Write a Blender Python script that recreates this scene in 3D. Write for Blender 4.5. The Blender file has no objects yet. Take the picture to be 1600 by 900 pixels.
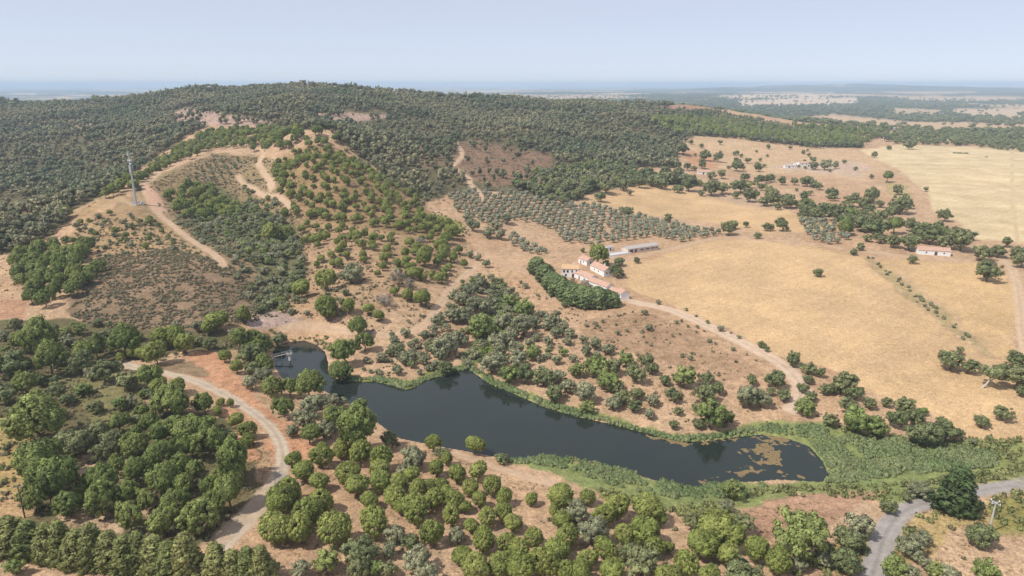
import bpy, math, random
import numpy as np

# ------------------------------------------------------------------ camera, sky, sun, exposure
sc = bpy.context.scene
W0, H0, FPX = 1600.0, 900.0, 1067.0           # photograph frame used for the layout measurements
CAMZ = 110.0                                   # height of the viewpoint above the lake, metres
PITCH = math.atan((450 - 131) / FPX)           # the horizon sits high in the frame
cam_d = bpy.data.cameras.new('camera')
cam = bpy.data.objects.new('camera', cam_d)
sc.collection.objects.link(cam)
cam.location = (0, 0, CAMZ)
cam.rotation_euler = (math.pi / 2 - PITCH, 0, 0)
cam_d.sensor_width = 36.0
cam_d.lens = 36.0 * FPX / W0
cam_d.clip_start = 1.0
cam_d.clip_end = 120000.0
sc.camera = cam

SUN_EL = math.radians(54)
SUN_AZ = math.radians(244)                     # from the left, a little behind the viewpoint (0 = +Y, 90 = +X)
world = bpy.data.worlds.new('World')
sc.world = world
world.use_nodes = True
wn = world.node_tree
bg = wn.nodes['Background']
sky = wn.nodes.new('ShaderNodeTexSky')
sky.sky_type = 'NISHITA'
sky.sun_disc = False
sky.sun_elevation = SUN_EL
sky.sun_rotation = SUN_AZ
sky.altitude = 200
sky.air_density = 0.5
sky.dust_density = 0.25
sky.ozone_density = 2.0
veil = wn.nodes.new('ShaderNodeMix')              # thin even summer veil over the whole sky
veil.data_type = 'RGBA'
veil.inputs[0].default_value = 0.66
veil.inputs[7].default_value = (6.3, 6.5, 7.4, 1)
wn.links.new(sky.outputs[0], veil.inputs[6])
wn.links.new(veil.outputs[2], bg.inputs[0])
bg.inputs[1].default_value = 0.10
sun_d = bpy.data.lights.new('sun', 'SUN')
sun_d.energy = 3.6
sun_d.angle = math.radians(0.53)
sun_d.color = (1.0, 0.95, 0.87)
sun = bpy.data.objects.new('sun', sun_d)
sc.collection.objects.link(sun)
to_sun = np.array([math.sin(SUN_AZ) * math.cos(SUN_EL), math.cos(SUN_AZ) * math.cos(SUN_EL), math.sin(SUN_EL)])
sun.rotation_euler = (math.pi / 2 - SUN_EL, 0, math.pi - SUN_AZ)
sc.view_settings.view_transform = 'Standard'
sc.view_settings.look = 'None'
sc.view_settings.exposure = 0.32
sc.view_settings.gamma = 1.0
sc.cycles.use_denoising = True
sc.cycles.max_bounces = 6
sc.cycles.diffuse_bounces = 2
sc.cycles.transparent_max_bounces = 4
sc.cycles.volume_bounces = 1

rng = np.random.default_rng(7)
random.seed(7)
COL = sc.collection

# ------------------------------------------------------------------ small maths helpers
_tab = rng.random((256, 256))
def vnoise(x, y, s=0):
    x = np.asarray(x, float) + 17.3 * s; y = np.asarray(y, float) - 9.1 * s
    xi = np.floor(x).astype(int); yi = np.floor(y).astype(int)
    fx = x - xi; fy = y - yi
    fx = fx * fx * (3 - 2 * fx); fy = fy * fy * (3 - 2 * fy)
    a = _tab[xi & 255, yi & 255]; b = _tab[(xi + 1) & 255, yi & 255]
    c = _tab[xi & 255, (yi + 1) & 255]; d = _tab[(xi + 1) & 255, (yi + 1) & 255]
    return (a * (1 - fx) + b * fx) * (1 - fy) + (c * (1 - fx) + d * fx) * fy
def fbm(x, y, s=0, o=4):
    v = 0; a = 0.5; t = 0
    for i in range(o):
        v = v + a * vnoise(x, y, s + i * 3); t += a
        x = x * 2.03; y = y * 2.03; a *= 0.5
    return v / t
def sstep(a, b, x):
    t = np.clip((x - a) / (b - a), 0, 1)
    return t * t * (3 - 2 * t)

FWD = np.array([0, math.cos(PITCH), -math.sin(PITCH)])
UPV = np.array([0, math.sin(PITCH), math.cos(PITCH)])
def ray(u, v):
    u = np.asarray(u, float); v = np.asarray(v, float)
    a = (u - 800) / FPX; b = (450 - v) / FPX
    return np.stack([a, FWD[1] + b * UPV[1], FWD[2] + b * UPV[2]], -1)
def project(x, y, z):
    dz = z - CAMZ
    f = y * FWD[1] + dz * FWD[2]
    up = y * UPV[1] + dz * UPV[2]
    f = np.where(f > 1, f, 1)
    return 800 + FPX * x / f, 450 - FPX * up / f, f
def in_poly(px, py, poly):
    px = np.asarray(px); py = np.asarray(py)
    c = np.zeros(px.shape, bool)
    n = len(poly)
    for i in range(n):
        x1, y1 = poly[i]; x2, y2 = poly[(i + 1) % n]
        if y1 == y2: continue
        k = (y1 > py) != (y2 > py)
        c ^= k & (px < (x2 - x1) * (py - y1) / (y2 - y1) + x1)
    return c
def poly_dist(px, py, pts, closed):
    d = np.full(np.shape(px), 1e9)
    n = len(pts)
    for i in range(n if closed else n - 1):
        x1, y1 = pts[i]; x2, y2 = pts[(i + 1) % n]
        ex, ey = x2 - x1, y2 - y1
        t = np.clip(((px - x1) * ex + (py - y1) * ey) / (ex * ex + ey * ey + 1e-9), 0, 1)
        d = np.minimum(d, (px - x1 - t * ex) ** 2 + (py - y1 - t * ey) ** 2)
    return np.sqrt(d)
def smooth_line(pts, k=4):
    p = np.array(pts, float); q = np.vstack([2 * p[0] - p[1], p, 2 * p[-1] - p[-2]])
    out = []
    for i in range(len(p) - 1):
        a, b, c, d = q[i], q[i + 1], q[i + 2], q[i + 3]
        for j in range(k):
            t = j / k
            out.append(0.5 * (2 * b + (c - a) * t + (2 * a - 5 * b + 4 * c - d) * t * t + (3 * b - a - 3 * c + d) * t ** 3))
    out.append(p[-1])
    return np.array(out)

# ------------------------------------------------------------------ terrain: elevations above the lake
# (column, row in the photograph, distance in metres) for surveyed points, or height with 'h'
PTS_Y = [
 (0,168,1500),(100,166,1500),(200,156,1450),(260,149,1420),(330,142,1400),(400,147,1400),(440,143,1400),(500,142,1400),
 (540,149,1400),(600,152,1400),(660,155,1380),(720,161,1350),(800,160,1400),(850,158,1450),(900,163,1500),(960,165,1550),(1050,170,1500),
 (1100,180,1400),(1180,194,1300),
 (60,300,640),(120,260,780),(100,220,980),(40,200,1150),(200,200,1080),(10,340,520),(200,250,760),(140,310,600),(280,190,1050),
 (213,320,477),(230,300,505),(250,270,580),(330,240,660),(365,236,680),(290,215,800),(330,195,880),
 (430,170,1000),(480,170,1020),(560,175,1050),(640,175,1080),(640,200,930),
 (340,410,352),(200,400,368),(250,480,300),(200,540,265),(100,560,252),(60,450,322),(30,390,395),(150,350,430),(300,380,395),
 (420,380,425),(430,460,335),(390,320,520),(400,280,590),(410,246,660),
 (620,430,345),(520,420,362),(500,480,300),(560,380,395),(480,250,540),(500,212,650),(440,215,660),(540,230,640),
 (660,330,490),(600,280,590),(620,225,800),(720,430,372),(700,300,570),(720,230,800),(720,185,1130),(640,380,410),
 (850,340,520),(900,370,470),(1000,350,520),(950,310,610),(1000,280,700),(1000,230,920),(900,220,900),(860,180,1200),(820,260,690),(780,300,580),
 (1100,290,700),(1150,240,950),(1250,215,1150),(1300,225,1100),(1100,215,1050),
]
PTS_H = [
 (745,410,6.5),(800,420,6),(850,450,5),(900,440,6),(975,468,5),(960,400,7.5),(1100,400,7),(1200,380,8),(1300,450,5.5),(1350,400,8),(1456,395,8),
 (1300,520,4.5),(1500,600,3.2),(1590,440,6),(1590,640,3),(1100,520,4.5),(1000,500,5),(1050,600,3),(900,540,3.4),(1180,600,3),
 (1300,340,9),(1450,300,11),(1550,330,10),(1500,260,15),(1400,240,15),(1590,250,16),(1350,270,11),(1250,280,10),
 (1500,215,14),(1590,200,12),(1400,200,10),(1590,300,13),
 (650,510,4.5),(600,540,3),(560,560,1.5),(780,460,2.0),(780,520,1.2),(700,550,1.4),(830,580,1.6),(450,510,5),(390,500,8),
 (300,600,6.5),(230,580,7),(60,640,6.5),(20,560,9),(100,720,6.5),(100,880,7),(300,800,6.0),(430,700,4.5),(500,740,4),(560,700,2.0),(380,580,4),
 (700,720,2.2),(600,850,5),(800,800,3.8),(1000,880,5),(900,790,2.8),(1150,830,3.5),(1400,820,3),(1250,790,1.6),(1550,850,4.5),(1550,760,2.6),
 (1400,730,0.7),(1550,710,1.2),(1450,680,1.4),(1300,660,1.6),(1200,660,0.8),(1000,670,0.7),(300,880,6.5),
 (620,640,0.0),(800,660,0.0),(1000,710,0.0),(1200,720,0.0),(470,560,0.0),
]
LAKE_PX = [(426,552),(431,541),(450,535),(475,532),(495,539),(508,550),(512,565),(513,580),(522,591),(545,597),(585,596),(615,603),(633,609),
 (650,604),(665,594),(690,588),(715,580),(733,577),(748,588),(765,600),(800,614),(850,636),(900,651),(960,664),(1010,677),(1060,690),
 (1100,690),(1150,683),(1190,679),(1230,685),(1265,698),(1285,720),(1296,745),(1285,753),(1250,751),(1215,749),(1185,752),(1150,753),
 (1120,759),(1075,763),(1050,756),(1020,749),(985,739),(940,726),(900,718),(860,715),(800,719),(770,713),(740,707),(700,700),(660,692),
 (625,685),(600,668),(570,645),(535,625),(505,610),(470,602),(440,590),(429,572)]
d = ray([p[0] for p in LAKE_PX], [p[1] for p in LAKE_PX])
LAKE = [(float(r[0] * CAMZ / -r[2]), float(r[1] * CAMZ / -r[2])) for r in d]

cx, cy, ch = [], [], []
for u, v, y in PTS_Y:
    r = ray(u, v); t = y / r[1]
    cx.append(r[0] * t); cy.append(y); ch.append(CAMZ + r[2] * t)
for u, v, h in PTS_H:
    r = ray(u, v); t = (h - CAMZ) / r[2]
    cx.append(r[0] * t); cy.append(r[1] * t); ch.append(h)
for az in np.radians([-52, -40, -28, -16, -4, 8, 20, 32, 44, 52]):
    left = az < 0.12
    for r, h in ((2300, 20 if left else 4), (3300, -15 if left else 0)):
        cx.append(r * math.sin(az)); cy.append(r * math.cos(az)); ch.append(h)
for az, r, h in ((-0.85, 150, 9), (-0.85, 300, 14), (-0.85, 600, 20), (-0.85, 1300, 60), (0.85, 150, 5), (0.85, 300, 5), (0.85, 600, 10), (0.85, 1300, 12),
                 (0, 60, 7), (-0.5, 70, 8), (0.5, 70, 6)):
    cx.append(r * math.sin(az)); cy.append(r * math.cos(az)); ch.append(h)
cx, cy, ch = map(np.array, (cx, cy, ch))
def logpol(x, y):
    return np.arctan2(x, np.maximum(y, 1e-6)), 0.5 * np.log(x * x + y * y + 1)
ca, cl = logpol(cx, cy)
def tps(r2):
    return 0.5 * r2 * np.log(r2 + 1e-9)
n = len(ca)
K = tps((ca[:, None] - ca) ** 2 + (cl[:, None] - cl) ** 2) + np.eye(n) * 2e-4
P = np.stack([np.ones(n), ca, cl], 1)
A = np.block([[K, P], [P.T, np.zeros((3, 3))]])
wts = np.linalg.solve(A, np.concatenate([ch, np.zeros(3)]))
GA = np.linspace(-1.0, 1.0, 321); GL = np.linspace(math.log(50), math.log(3400), 341)
ga, gl = np.meshgrid(GA, GL, indexing='ij')
gh = np.zeros(ga.size); fa, fl = ga.ravel(), gl.ravel()
for i in range(n):
    gh += wts[i] * tps((fa - ca[i]) ** 2 + (fl - cl[i]) ** 2)
gh = (gh + wts[n] + wts[n + 1] * fa + wts[n + 2] * fl).reshape(ga.shape)

def far_height(x, y):
    r = np.hypot(x, y); az = np.arctan2(x, y)
    h = -8 + 26 * (fbm(x / 2600, y / 2600, 5, 3) - 0.5) - 14 * sstep(0.1, -0.4, az)
    hills = sstep(9000, 13000, r) * (1 - sstep(15000, 19000, r)) * sstep(0.16, 0.34, az) * (1 - 0.5 * sstep(0.55, 0.75, az))
    h = h + hills * (70 + 190 * (fbm(x / 1900, y / 1900, 9, 4) - 0.5))
    h = h + 55 * sstep(5000, 9000, r) * (1 - sstep(11000, 15000, r)) * sstep(-0.15, 0.05, az) * fbm(x / 2000, y / 2000, 21, 3)
    return h
def height(x, y):
    x = np.asarray(x, float); y = np.asarray(y, float)
    a, l = logpol(x, y)
    a = np.where(y > 0, a, np.sign(x) * 1.0)
    fi = np.clip((a - GA[0]) / (GA[1] - GA[0]), 0, len(GA) - 1.001)
    fj = np.clip((l - GL[0]) / (GL[1] - GL[0]), 0, len(GL) - 1.001)
    i = fi.astype(int); j = fj.astype(int); fi = fi - i; fj = fj - j
    h = (gh[i, j] * (1 - fi) + gh[i + 1, j] * fi) * (1 - fj) + (gh[i, j + 1] * (1 - fi) + gh[i + 1, j + 1] * fi) * fj
    r = np.hypot(x, y)
    hill = sstep(12, 40, h)
    h = h + (fbm(x / 70, y / 70, 2, 3) - 0.5) * (1.2 + 9 * hill) + (fbm(x / 14, y / 14, 3, 3) - 0.5) * (0.5 + 1.6 * hill)
    h = h + hill * 32 * sstep(600, 1000, r) * (fbm(x / 240, y / 240, 31, 3) - 0.5)
    w = sstep(1900, 3000, r)
    h = h * (1 - w) + far_height(x, y) * w
    near = (x > LAKE_BB[0] - 40) & (x < LAKE_BB[1] + 40) & (y > LAKE_BB[2] - 40) & (y < LAKE_BB[3] + 40)
    if near.any():
        xs, ys = x[near], y[near]
        dd = poly_dist(xs, ys, LAKE, True)
        ins = in_poly(xs, ys, LAKE)
        k = sstep(0, 13, dd)
        hn = h[near]
        out = (0.05 + dd * 0.07) * (1 - k) + np.maximum(hn, 0.45) * k
        h = h.copy()
        h[near] = np.where(ins, -0.05 - np.minimum(dd * 0.25, 1.8), out)
    return h
LAKE_BB = (min(p[0] for p in LAKE), max(p[0] for p in LAKE), min(p[1] for p in LAKE), max(p[1] for p in LAKE))

TS = np.concatenate([np.arange(80, 500, 2.5), np.exp(np.linspace(math.log(500), math.log(36000), 420))])
def cast(u, v, lift=0.0):
    """points of the terrain seen at photograph columns u, rows v; lift raises the surface (crown heights)"""
    u = np.atleast_1d(np.asarray(u, float)); v = np.atleast_1d(np.asarray(v, float))
    lift = np.broadcast_to(np.asarray(lift, float), u.shape)
    r = ray(u, v); out = np.zeros((len(u), 3))
    for k in range(0, len(u), 400):
        rr = r[k:k + 400]
        X = rr[:, None, 0] * TS; Y = rr[:, None, 1] * TS; Z = CAMZ + rr[:, None, 2] * TS
        D = Z - height(X.ravel(), Y.ravel()).reshape(X.shape) - lift[k:k + 400, None]
        hit = D < 0
        j = np.where(hit.any(1), hit.argmax(1), len(TS) - 1); j = np.maximum(j, 1)
        q = np.arange(len(rr))
        d0, d1 = D[q, j - 1], D[q, j]
        f = np.clip(d0 / (d0 - d1 + 1e-9), 0, 1)
        t = TS[j - 1] * (1 - f) + TS[j] * f
        out[k:k + 400] = np.stack([rr[:, 0] * t, rr[:, 1] * t, CAMZ + rr[:, 2] * t], 1)
    out[:, 2] = height(out[:, 0], out[:, 1])
    return out

# ------------------------------------------------------------------ materials
def srgb(r, g, b):
    f = lambda c: (c / 255 / 12.92) if c <= 10 else ((c / 255 + 0.055) / 1.055) ** 2.4
    return np.array([f(r), f(g), f(b)])
def new_mat(name):
    m = bpy.data.materials.new(name); m.use_nodes = True
    nt = m.node_tree; b = nt.nodes['Principled BSDF']
    b.inputs['Specular IOR Level'].default_value = 0.2
    b.inputs['Roughness'].default_value = 0.85
    return m, nt, b
def add_noise(nt, scale, detail=3, coord=None, rough=0.6):
    t = nt.nodes.new('ShaderNodeTexNoise'); t.inputs['Scale'].default_value = scale
    t.inputs['Detail'].default_value = detail; t.inputs['Roughness'].default_value = rough
    if coord is not None: nt.links.new(coord, t.inputs['Vector'])
    return t
def math_node(nt, op, a, b=None, c=None):
    m = nt.nodes.new('ShaderNodeMath'); m.operation = op
    for i, q in enumerate((a, b, c)):
        if q is None: continue
        if isinstance(q, (int, float)): m.inputs[i].default_value = q
        else: nt.links.new(q, m.inputs[i])
    return m.outputs[0]
def ground_material(name, noises, bump, bump_scale, lines=0.0):
    """colour attribute x procedural mottling at several scales (scale 1/m, strength), plus bump"""
    m, nt, b = new_mat(name)
    geo = nt.nodes.new('ShaderNodeNewGeometry')
    att = nt.nodes.new('ShaderNodeAttribute'); att.attribute_name = 'col'
    f = None
    for scale, amp in noises:
        t = add_noise(nt, scale, 3, geo.outputs['Position'])
        k = math_node(nt, 'MULTIPLY_ADD', t.outputs['Fac'], 2 * amp, 1 - amp)
        f = k if f is None else math_node(nt, 'MULTIPLY', f, k)
    if lines:      # faint drilling and tramlines
        w = nt.nodes.new('ShaderNodeTexWave'); w.wave_type = 'BANDS'; w.inputs['Scale'].default_value = 0.045
        w.inputs['Distortion'].default_value = 1.2; w.inputs['Detail'].default_value = 2; w.inputs['Detail Scale'].default_value = 0.4
        mp = nt.nodes.new('ShaderNodeMapping'); mp.inputs['Rotation'].default_value = (0, 0, 0.9)
        nt.links.new(geo.outputs['Position'], mp.inputs[0]); nt.links.new(mp.outputs[0], w.inputs['Vector'])
        f = math_node(nt, 'MULTIPLY', f, math_node(nt, 'MULTIPLY_ADD', w.outputs['Fac'], lines, 1 - lines / 2))
    mix = nt.nodes.new('ShaderNodeVectorMath'); mix.operation = 'SCALE'
    nt.links.new(att.outputs['Vector'], mix.inputs[0]); nt.links.new(f, mix.inputs['Scale'])
    nt.links.new(mix.outputs[0], b.inputs['Base Color'])
    b.inputs['Roughness'].default_value = 0.95
    b.inputs['Specular IOR Level'].default_value = 0.08
    t = add_noise(nt, bump_scale, 4, geo.outputs['Position'])
    bp = nt.nodes.new('ShaderNodeBump'); bp.inputs['Strength'].default_value = bump; bp.inputs['Distance'].default_value = 0.4
    nt.links.new(t.outputs['Fac'], bp.inputs['Height']); nt.links.new(bp.outputs[0], b.inputs['Normal'])
    return m
M = {}
M['ground'] = ground_material('ground_soil', [(1.5, 0.8), (0.33, 0.6), (0.06, 0.3)], 0.9, 1.1)
M['field'] = ground_material('field_stubble', [(1.5, 0.7), (0.5, 0.35), (0.045, 0.3), (0.013, 0.25)], 0.8, 1.5, 0.045)
M['road'] = ground_material('road_gravel', [(2.2, 0.35), (0.4, 0.3)], 0.35, 2.5)

def leaf_material(name, ca_, cb_, trans=0.22, isl=0.3, stands=0.0):
    m, nt, b = new_mat(name)
    oi = nt.nodes.new('ShaderNodeObjectInfo'); geo = nt.nodes.new('ShaderNodeNewGeometry')
    mx = nt.nodes.new('ShaderNodeMix'); mx.data_type = 'RGBA'
    mx.inputs[6].default_value = (*ca_, 1); mx.inputs[7].default_value = (*cb_, 1)
    if stands:     # neighbouring trees of one stand share their tone
        t = add_noise(nt, stands, 3, oi.outputs['Location'])
        ramp = math_node(nt, 'MULTIPLY_ADD', t.outputs['Fac'], 3.2, -1.35)
        rm = math_node(nt, 'MULTIPLY_ADD', oi.outputs['Random'], 0.5, ramp)
        cl_ = nt.nodes.new('ShaderNodeClamp'); nt.links.new(rm, cl_.inputs[0]); nt.links.new(cl_.outputs[0], mx.inputs[0])
    else:
        nt.links.new(oi.outputs['Random'], mx.inputs[0])
    k = math_node(nt, 'MULTIPLY_ADD', geo.outputs['Random Per Island'], 2 * isl, 1 - isl)
    v = nt.nodes.new('ShaderNodeVectorMath'); v.operation = 'SCALE'
    at_ = nt.nodes.new('ShaderNodeAttribute'); at_.attribute_name = 'tint'
    k = math_node(nt, 'MULTIPLY', k, math_node(nt, 'MULTIPLY_ADD', at_.outputs['Fac'], 0.7, 0.65))
    nt.links.new(mx.outputs[2], v.inputs[0]); nt.links.new(k, v.inputs['Scale'])
    nt.links.new(v.outputs[0], b.inputs['Base Color'])
    b.inputs['Roughness'].default_value = 0.6
    tr = nt.nodes.new('ShaderNodeBsdfTranslucent'); nt.links.new(v.outputs[0], tr.inputs[0])
    ms = nt.nodes.new('ShaderNodeMixShader'); ms.inputs[0].default_value = trans
    nt.links.new(b.outputs[0], ms.inputs[1]); nt.links.new(tr.outputs[0], ms.inputs[2])
    nt.links.new(ms.outputs[0], nt.nodes['Material Output'].inputs[0])
    return m
M['pine'] = leaf_material('pine_needles', (0.201, 0.237, 0.058), (0.287, 0.308, 0.086))
M['darkpine'] = leaf_material('old_pine_needles', (0.170, 0.215, 0.060), (0.252, 0.286, 0.086))
M['oak'] = leaf_material('oak_leaves', (0.170, 0.199, 0.084), (0.252, 0.263, 0.121))
M['grey'] = leaf_material('grey_leaves', (0.240, 0.252, 0.140), (0.333, 0.327, 0.194))
M['fresh'] = leaf_material('fresh_leaves', (0.193, 0.249, 0.073), (0.275, 0.308, 0.103))
M['olive'] = leaf_material('olive_leaves', (0.263, 0.280, 0.186), (0.339, 0.342, 0.235))
M['cedar'] = leaf_material('conifer_sprays', (0.158, 0.190, 0.058), (0.257, 0.260, 0.093))
M['euca'] = leaf_material('hill_forest_leaves', (0.115, 0.143, 0.071), (0.263, 0.237, 0.130), stands=0.011)
M['hedge'] = leaf_material('hedge_sprays', (0.164, 0.213, 0.084), (0.205, 0.249, 0.102))
M['dead'] = leaf_material('dead_twigs', (0.22, 0.19, 0.15), (0.29, 0.26, 0.21), 0.05)
M['scrub'] = leaf_material('dry_scrub_leaves', (0.185, 0.175, 0.095), (0.270, 0.225, 0.140), 0.15)
M['straw'] = leaf_material('straw_tufts', (0.40, 0.29, 0.14), (0.52, 0.38, 0.20), 0.2)
M['reed'] = leaf_material('reed_blades', (0.255, 0.335, 0.150), (0.385, 0.425, 0.215), 0.4, 0.15, stands=0.07)
M['weed'] = leaf_material('marsh_weeds', (0.215, 0.245, 0.095), (0.330, 0.320, 0.140), 0.35)
def plain(name, c, rough=0.8, nz=0.12, scale=1.5, metal=0.0):
    m, nt, b = new_mat(name)
    tc = nt.nodes.new('ShaderNodeTexCoord')
    t = add_noise(nt, scale, 4, tc.outputs['Object'])
    k = math_node(nt, 'MULTIPLY_ADD', t.outputs['Fac'], 2 * nz, 1 - nz)
    v = nt.nodes.new('ShaderNodeVectorMath'); v.operation = 'SCALE'
    v.inputs[0].default_value = c; nt.links.new(k, v.inputs['Scale'])
    nt.links.new(v.outputs[0], b.inputs['Base Color'])
    b.inputs['Roughness'].default_value = rough; b.inputs['Metallic'].default_value = metal
    return m
M['bark'] = plain('bark', (0.16, 0.115, 0.085), 0.9, 0.3, 3)
M['palebark'] = plain('pale_bark', (0.46, 0.41, 0.36), 0.9, 0.2, 3)
M['white'] = plain('whitewash', (0.80, 0.79, 0.77), 0.8, 0.06, 0.6)
M['pinkwall'] = plain('weathered_plaster', (0.62, 0.52, 0.45), 0.85, 0.15, 0.6)
M['tile'] = plain('clay_roof_tiles', (0.47, 0.300, 0.225), 0.85, 0.45, 1.3)
M['tile_o'] = plain('ochre_roof_tiles', (0.53, 0.35, 0.205), 0.85, 0.35, 1.4)
M['fibre'] = plain('grey_fibre_cement', (0.40, 0.36, 0.34), 0.85, 0.15, 0.8)
M['concrete'] = plain('concrete', (0.50, 0.48, 0.45), 0.85, 0.14, 0.7)
M['glass'] = plain('window_dark', (0.035, 0.030, 0.045), 0.25, 0.05)
M['door'] = plain('door_paint', (0.10, 0.06, 0.06), 0.6, 0.1)
M['steel'] = plain('galvanised_steel', (0.52, 0.54, 0.57), 0.45, 0.08, 1.0, 0.3)
M['panel'] = plain('antenna_plastic', (0.72, 0.73, 0.75), 0.5, 0.04)
M['timber'] = plain('timber_pole', (0.17, 0.125, 0.10), 0.9, 0.25, 4)
M['car'] = plain('car_paint', (0.35, 0.37, 0.40), 0.3, 0.03, 1, 0.2)
M['tyre'] = plain('rubber', (0.03, 0.03, 0.03), 0.9, 0.1)
def water_material():
    m, nt, b = new_mat('lake_water')
    geo = nt.nodes.new('ShaderNodeNewGeometry')
    t = add_noise(nt, 0.035, 3, geo.outputs['Position'])
    mx = nt.nodes.new('ShaderNodeMix'); mx.data_type = 'RGBA'
    mx.inputs[6].default_value = (0.014, 0.020, 0.017, 1); mx.inputs[7].default_value = (0.023, 0.031, 0.025, 1)
    nt.links.new(t.outputs['Fac'], mx.inputs[0]); nt.links.new(mx.outputs[2], b.inputs['Base Color'])
    b.inputs['Roughness'].default_value = 0.05; b.inputs['IOR'].default_value = 1.333
    b.inputs['Specular IOR Level'].default_value = 0.5
    r = add_noise(nt, 2.2, 2, geo.outputs['Position'])
    bp = nt.nodes.new('ShaderNodeBump'); bp.inputs['Strength'].default_value = 0.06; bp.inputs['Distance'].default_value = 0.08
    nt.links.new(r.outputs['Fac'], bp.inputs['Height']); nt.links.new(bp.outputs[0], b.inputs['Normal'])
    return m
M['water'] = water_material()
M['algae'] = plain('algae_mat', (0.23, 0.165, 0.08), 0.9, 0.3, 0.9)

# ------------------------------------------------------------------ object helpers
def mesh_np(name, V, F, mats=(), fm=None, smooth=False, normals=None, tint=None):
    """F: (n,3) or (n,4) array, or a list of such arrays"""
    me = bpy.data.meshes.new(name)
    Fs = F if isinstance(F, list) else [F]
    Fs = [np.asarray(f, np.int32) for f in Fs if len(f)]
    V = np.asarray(V, np.float32)
    me.vertices.add(len(V)); me.vertices.foreach_set('co', V.ravel())
    loops = np.concatenate([f.ravel() for f in Fs])
    tot = np.concatenate([np.full(len(f), f.shape[1], np.int32) for f in Fs])
    me.loops.add(len(loops)); me.loops.foreach_set('vertex_index', loops)
    me.polygons.add(len(tot))
    st = np.concatenate([[0], np.cumsum(tot)[:-1]]).astype(np.int32)
    me.polygons.foreach_set('loop_start', st)
    if fm is not None: me.polygons.foreach_set('material_index', np.asarray(fm, np.int32))
    if smooth: me.polygons.foreach_set('use_smooth', np.ones(len(tot), bool))
    for m in mats: me.materials.append(m)
    me.update(calc_edges=True)
    if tint is not None:
        me.attributes.new('tint', 'FLOAT', 'POINT').data.foreach_set('value', np.asarray(tint, np.float32))
    if normals is not None:
        me.polygons.foreach_set('use_smooth', np.ones(len(tot), bool))
        me.normals_split_custom_set_from_vertices(normals.astype(np.float32))
    return me
def link(name, data, parent=None, loc=None):
    o = bpy.data.objects.new(name, data); COL.objects.link(o)
    if parent is not None: o.parent = parent
    if loc is not None: o.location = loc
    return o
def tag(o, label=None, cat=None, group=None, kind=None):
    if label: o['label'] = label
    if cat: o['category'] = cat
    if group: o['group'] = group
    if kind: o['kind'] = kind
    return o
class MB:
    """collects boxes, prisms and tubes for one mesh"""
    def __init__(s): s.v = []; s.f = []
    def add(s, v, f):
        k = len(s.v); s.v += [tuple(p) for p in v]; s.f += [tuple(i + k for i in q) for q in f]; return s
    def box(s, x0, x1, y0, y1, z0, z1):
        return s.add([(x0,y0,z0),(x1,y0,z0),(x1,y1,z0),(x0,y1,z0),(x0,y0,z1),(x1,y0,z1),(x1,y1,z1),(x0,y1,z1)],
                     [(0,3,2,1),(4,5,6,7),(0,1,5,4),(1,2,6,5),(2,3,7,6),(3,0,4,7)])
    def tube(s, p, q, r0, r1=None, n=8):
        r1 = r0 if r1 is None else r1
        p = np.array(p, float); q = np.array(q, float); a = q - p; a /= np.linalg.norm(a)
        b = np.cross(a, (0, 0, 1) if abs(a[2]) < 0.9 else (1, 0, 0)); b /= np.linalg.norm(b); c = np.cross(a, b)
        v = []
        for o, r in ((p, r0), (q, r1)):
            for i in range(n):
                t = 2 * math.pi * i / n; v.append(o + r * (math.cos(t) * b + math.sin(t) * c))
        f = [(i, (i + 1) % n, n + (i + 1) % n, n + i) for i in range(n)]
        f += [tuple(range(n - 1, -1, -1)), tuple(range(n, 2 * n))]
        return s.add(v, f)
    def mesh(s, name, mat):
        me = bpy.data.meshes.new(name); me.from_pydata([tuple(map(float, p)) for p in s.v], [], s.f)
        me.materials.append(mat); me.update(); return me
    def build(s, name, mat, parent=None):
        return link(name, s.mesh(name, mat), parent)

# ------------------------------------------------------------------ the ground sheet (polar grid, finest where the photograph looks)
az_in = np.radians(np.arange(-40, 40.01, 0.09))
az_out = np.radians(np.concatenate([np.arange(-180, -60, 4), np.arange(-60, -40, 0.5)]))
AZ = np.concatenate([az_out, az_in, -az_out[::-1]])
RR = np.concatenate([np.array([4, 20, 45, 70, 90]), np.arange(105, 400, 0.85), np.exp(np.arange(math.log(400), math.log(2600), 0.0062)),
                     np.exp(np.linspace(math.log(2650), math.log(45000), 90))])
NA, NR = len(AZ), len(RR)
aa, rr = np.meshgrid(AZ, RR, indexing='ij')
X = rr * np.sin(aa); Y = rr * np.cos(aa)
Z = height(X.ravel(), Y.ravel()).reshape(X.shape)
tanv = (Z - CAMZ) / rr
runmax = np.maximum.accumulate(tanv, axis=1)
VIS = tanv >= runmax - 0.0012
U, V, _ = project(X, Y, Z)
U = np.where(Y > 1, U, -9999)
# ragged zone edges: the outlines wander with a world-space noise
scale_px = FPX / np.maximum(rr, 50)
wob = 1.6
UJ = U + scale_px * wob * ((fbm(X / 5, Y / 5, 11, 3) - 0.5) * 3 + (fbm(X / 22, Y / 22, 12, 2) - 0.5) * 6) * np.where(rr < 900, 1, 0.7)
VJ = V + 0.4 * scale_px * wob * ((fbm(X / 5, Y / 5, 13, 3) - 0.5) * 3 + (fbm(X / 22, Y / 22, 14, 2) - 0.5) * 6) * np.where(rr < 900, 1, 0.7)

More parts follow.
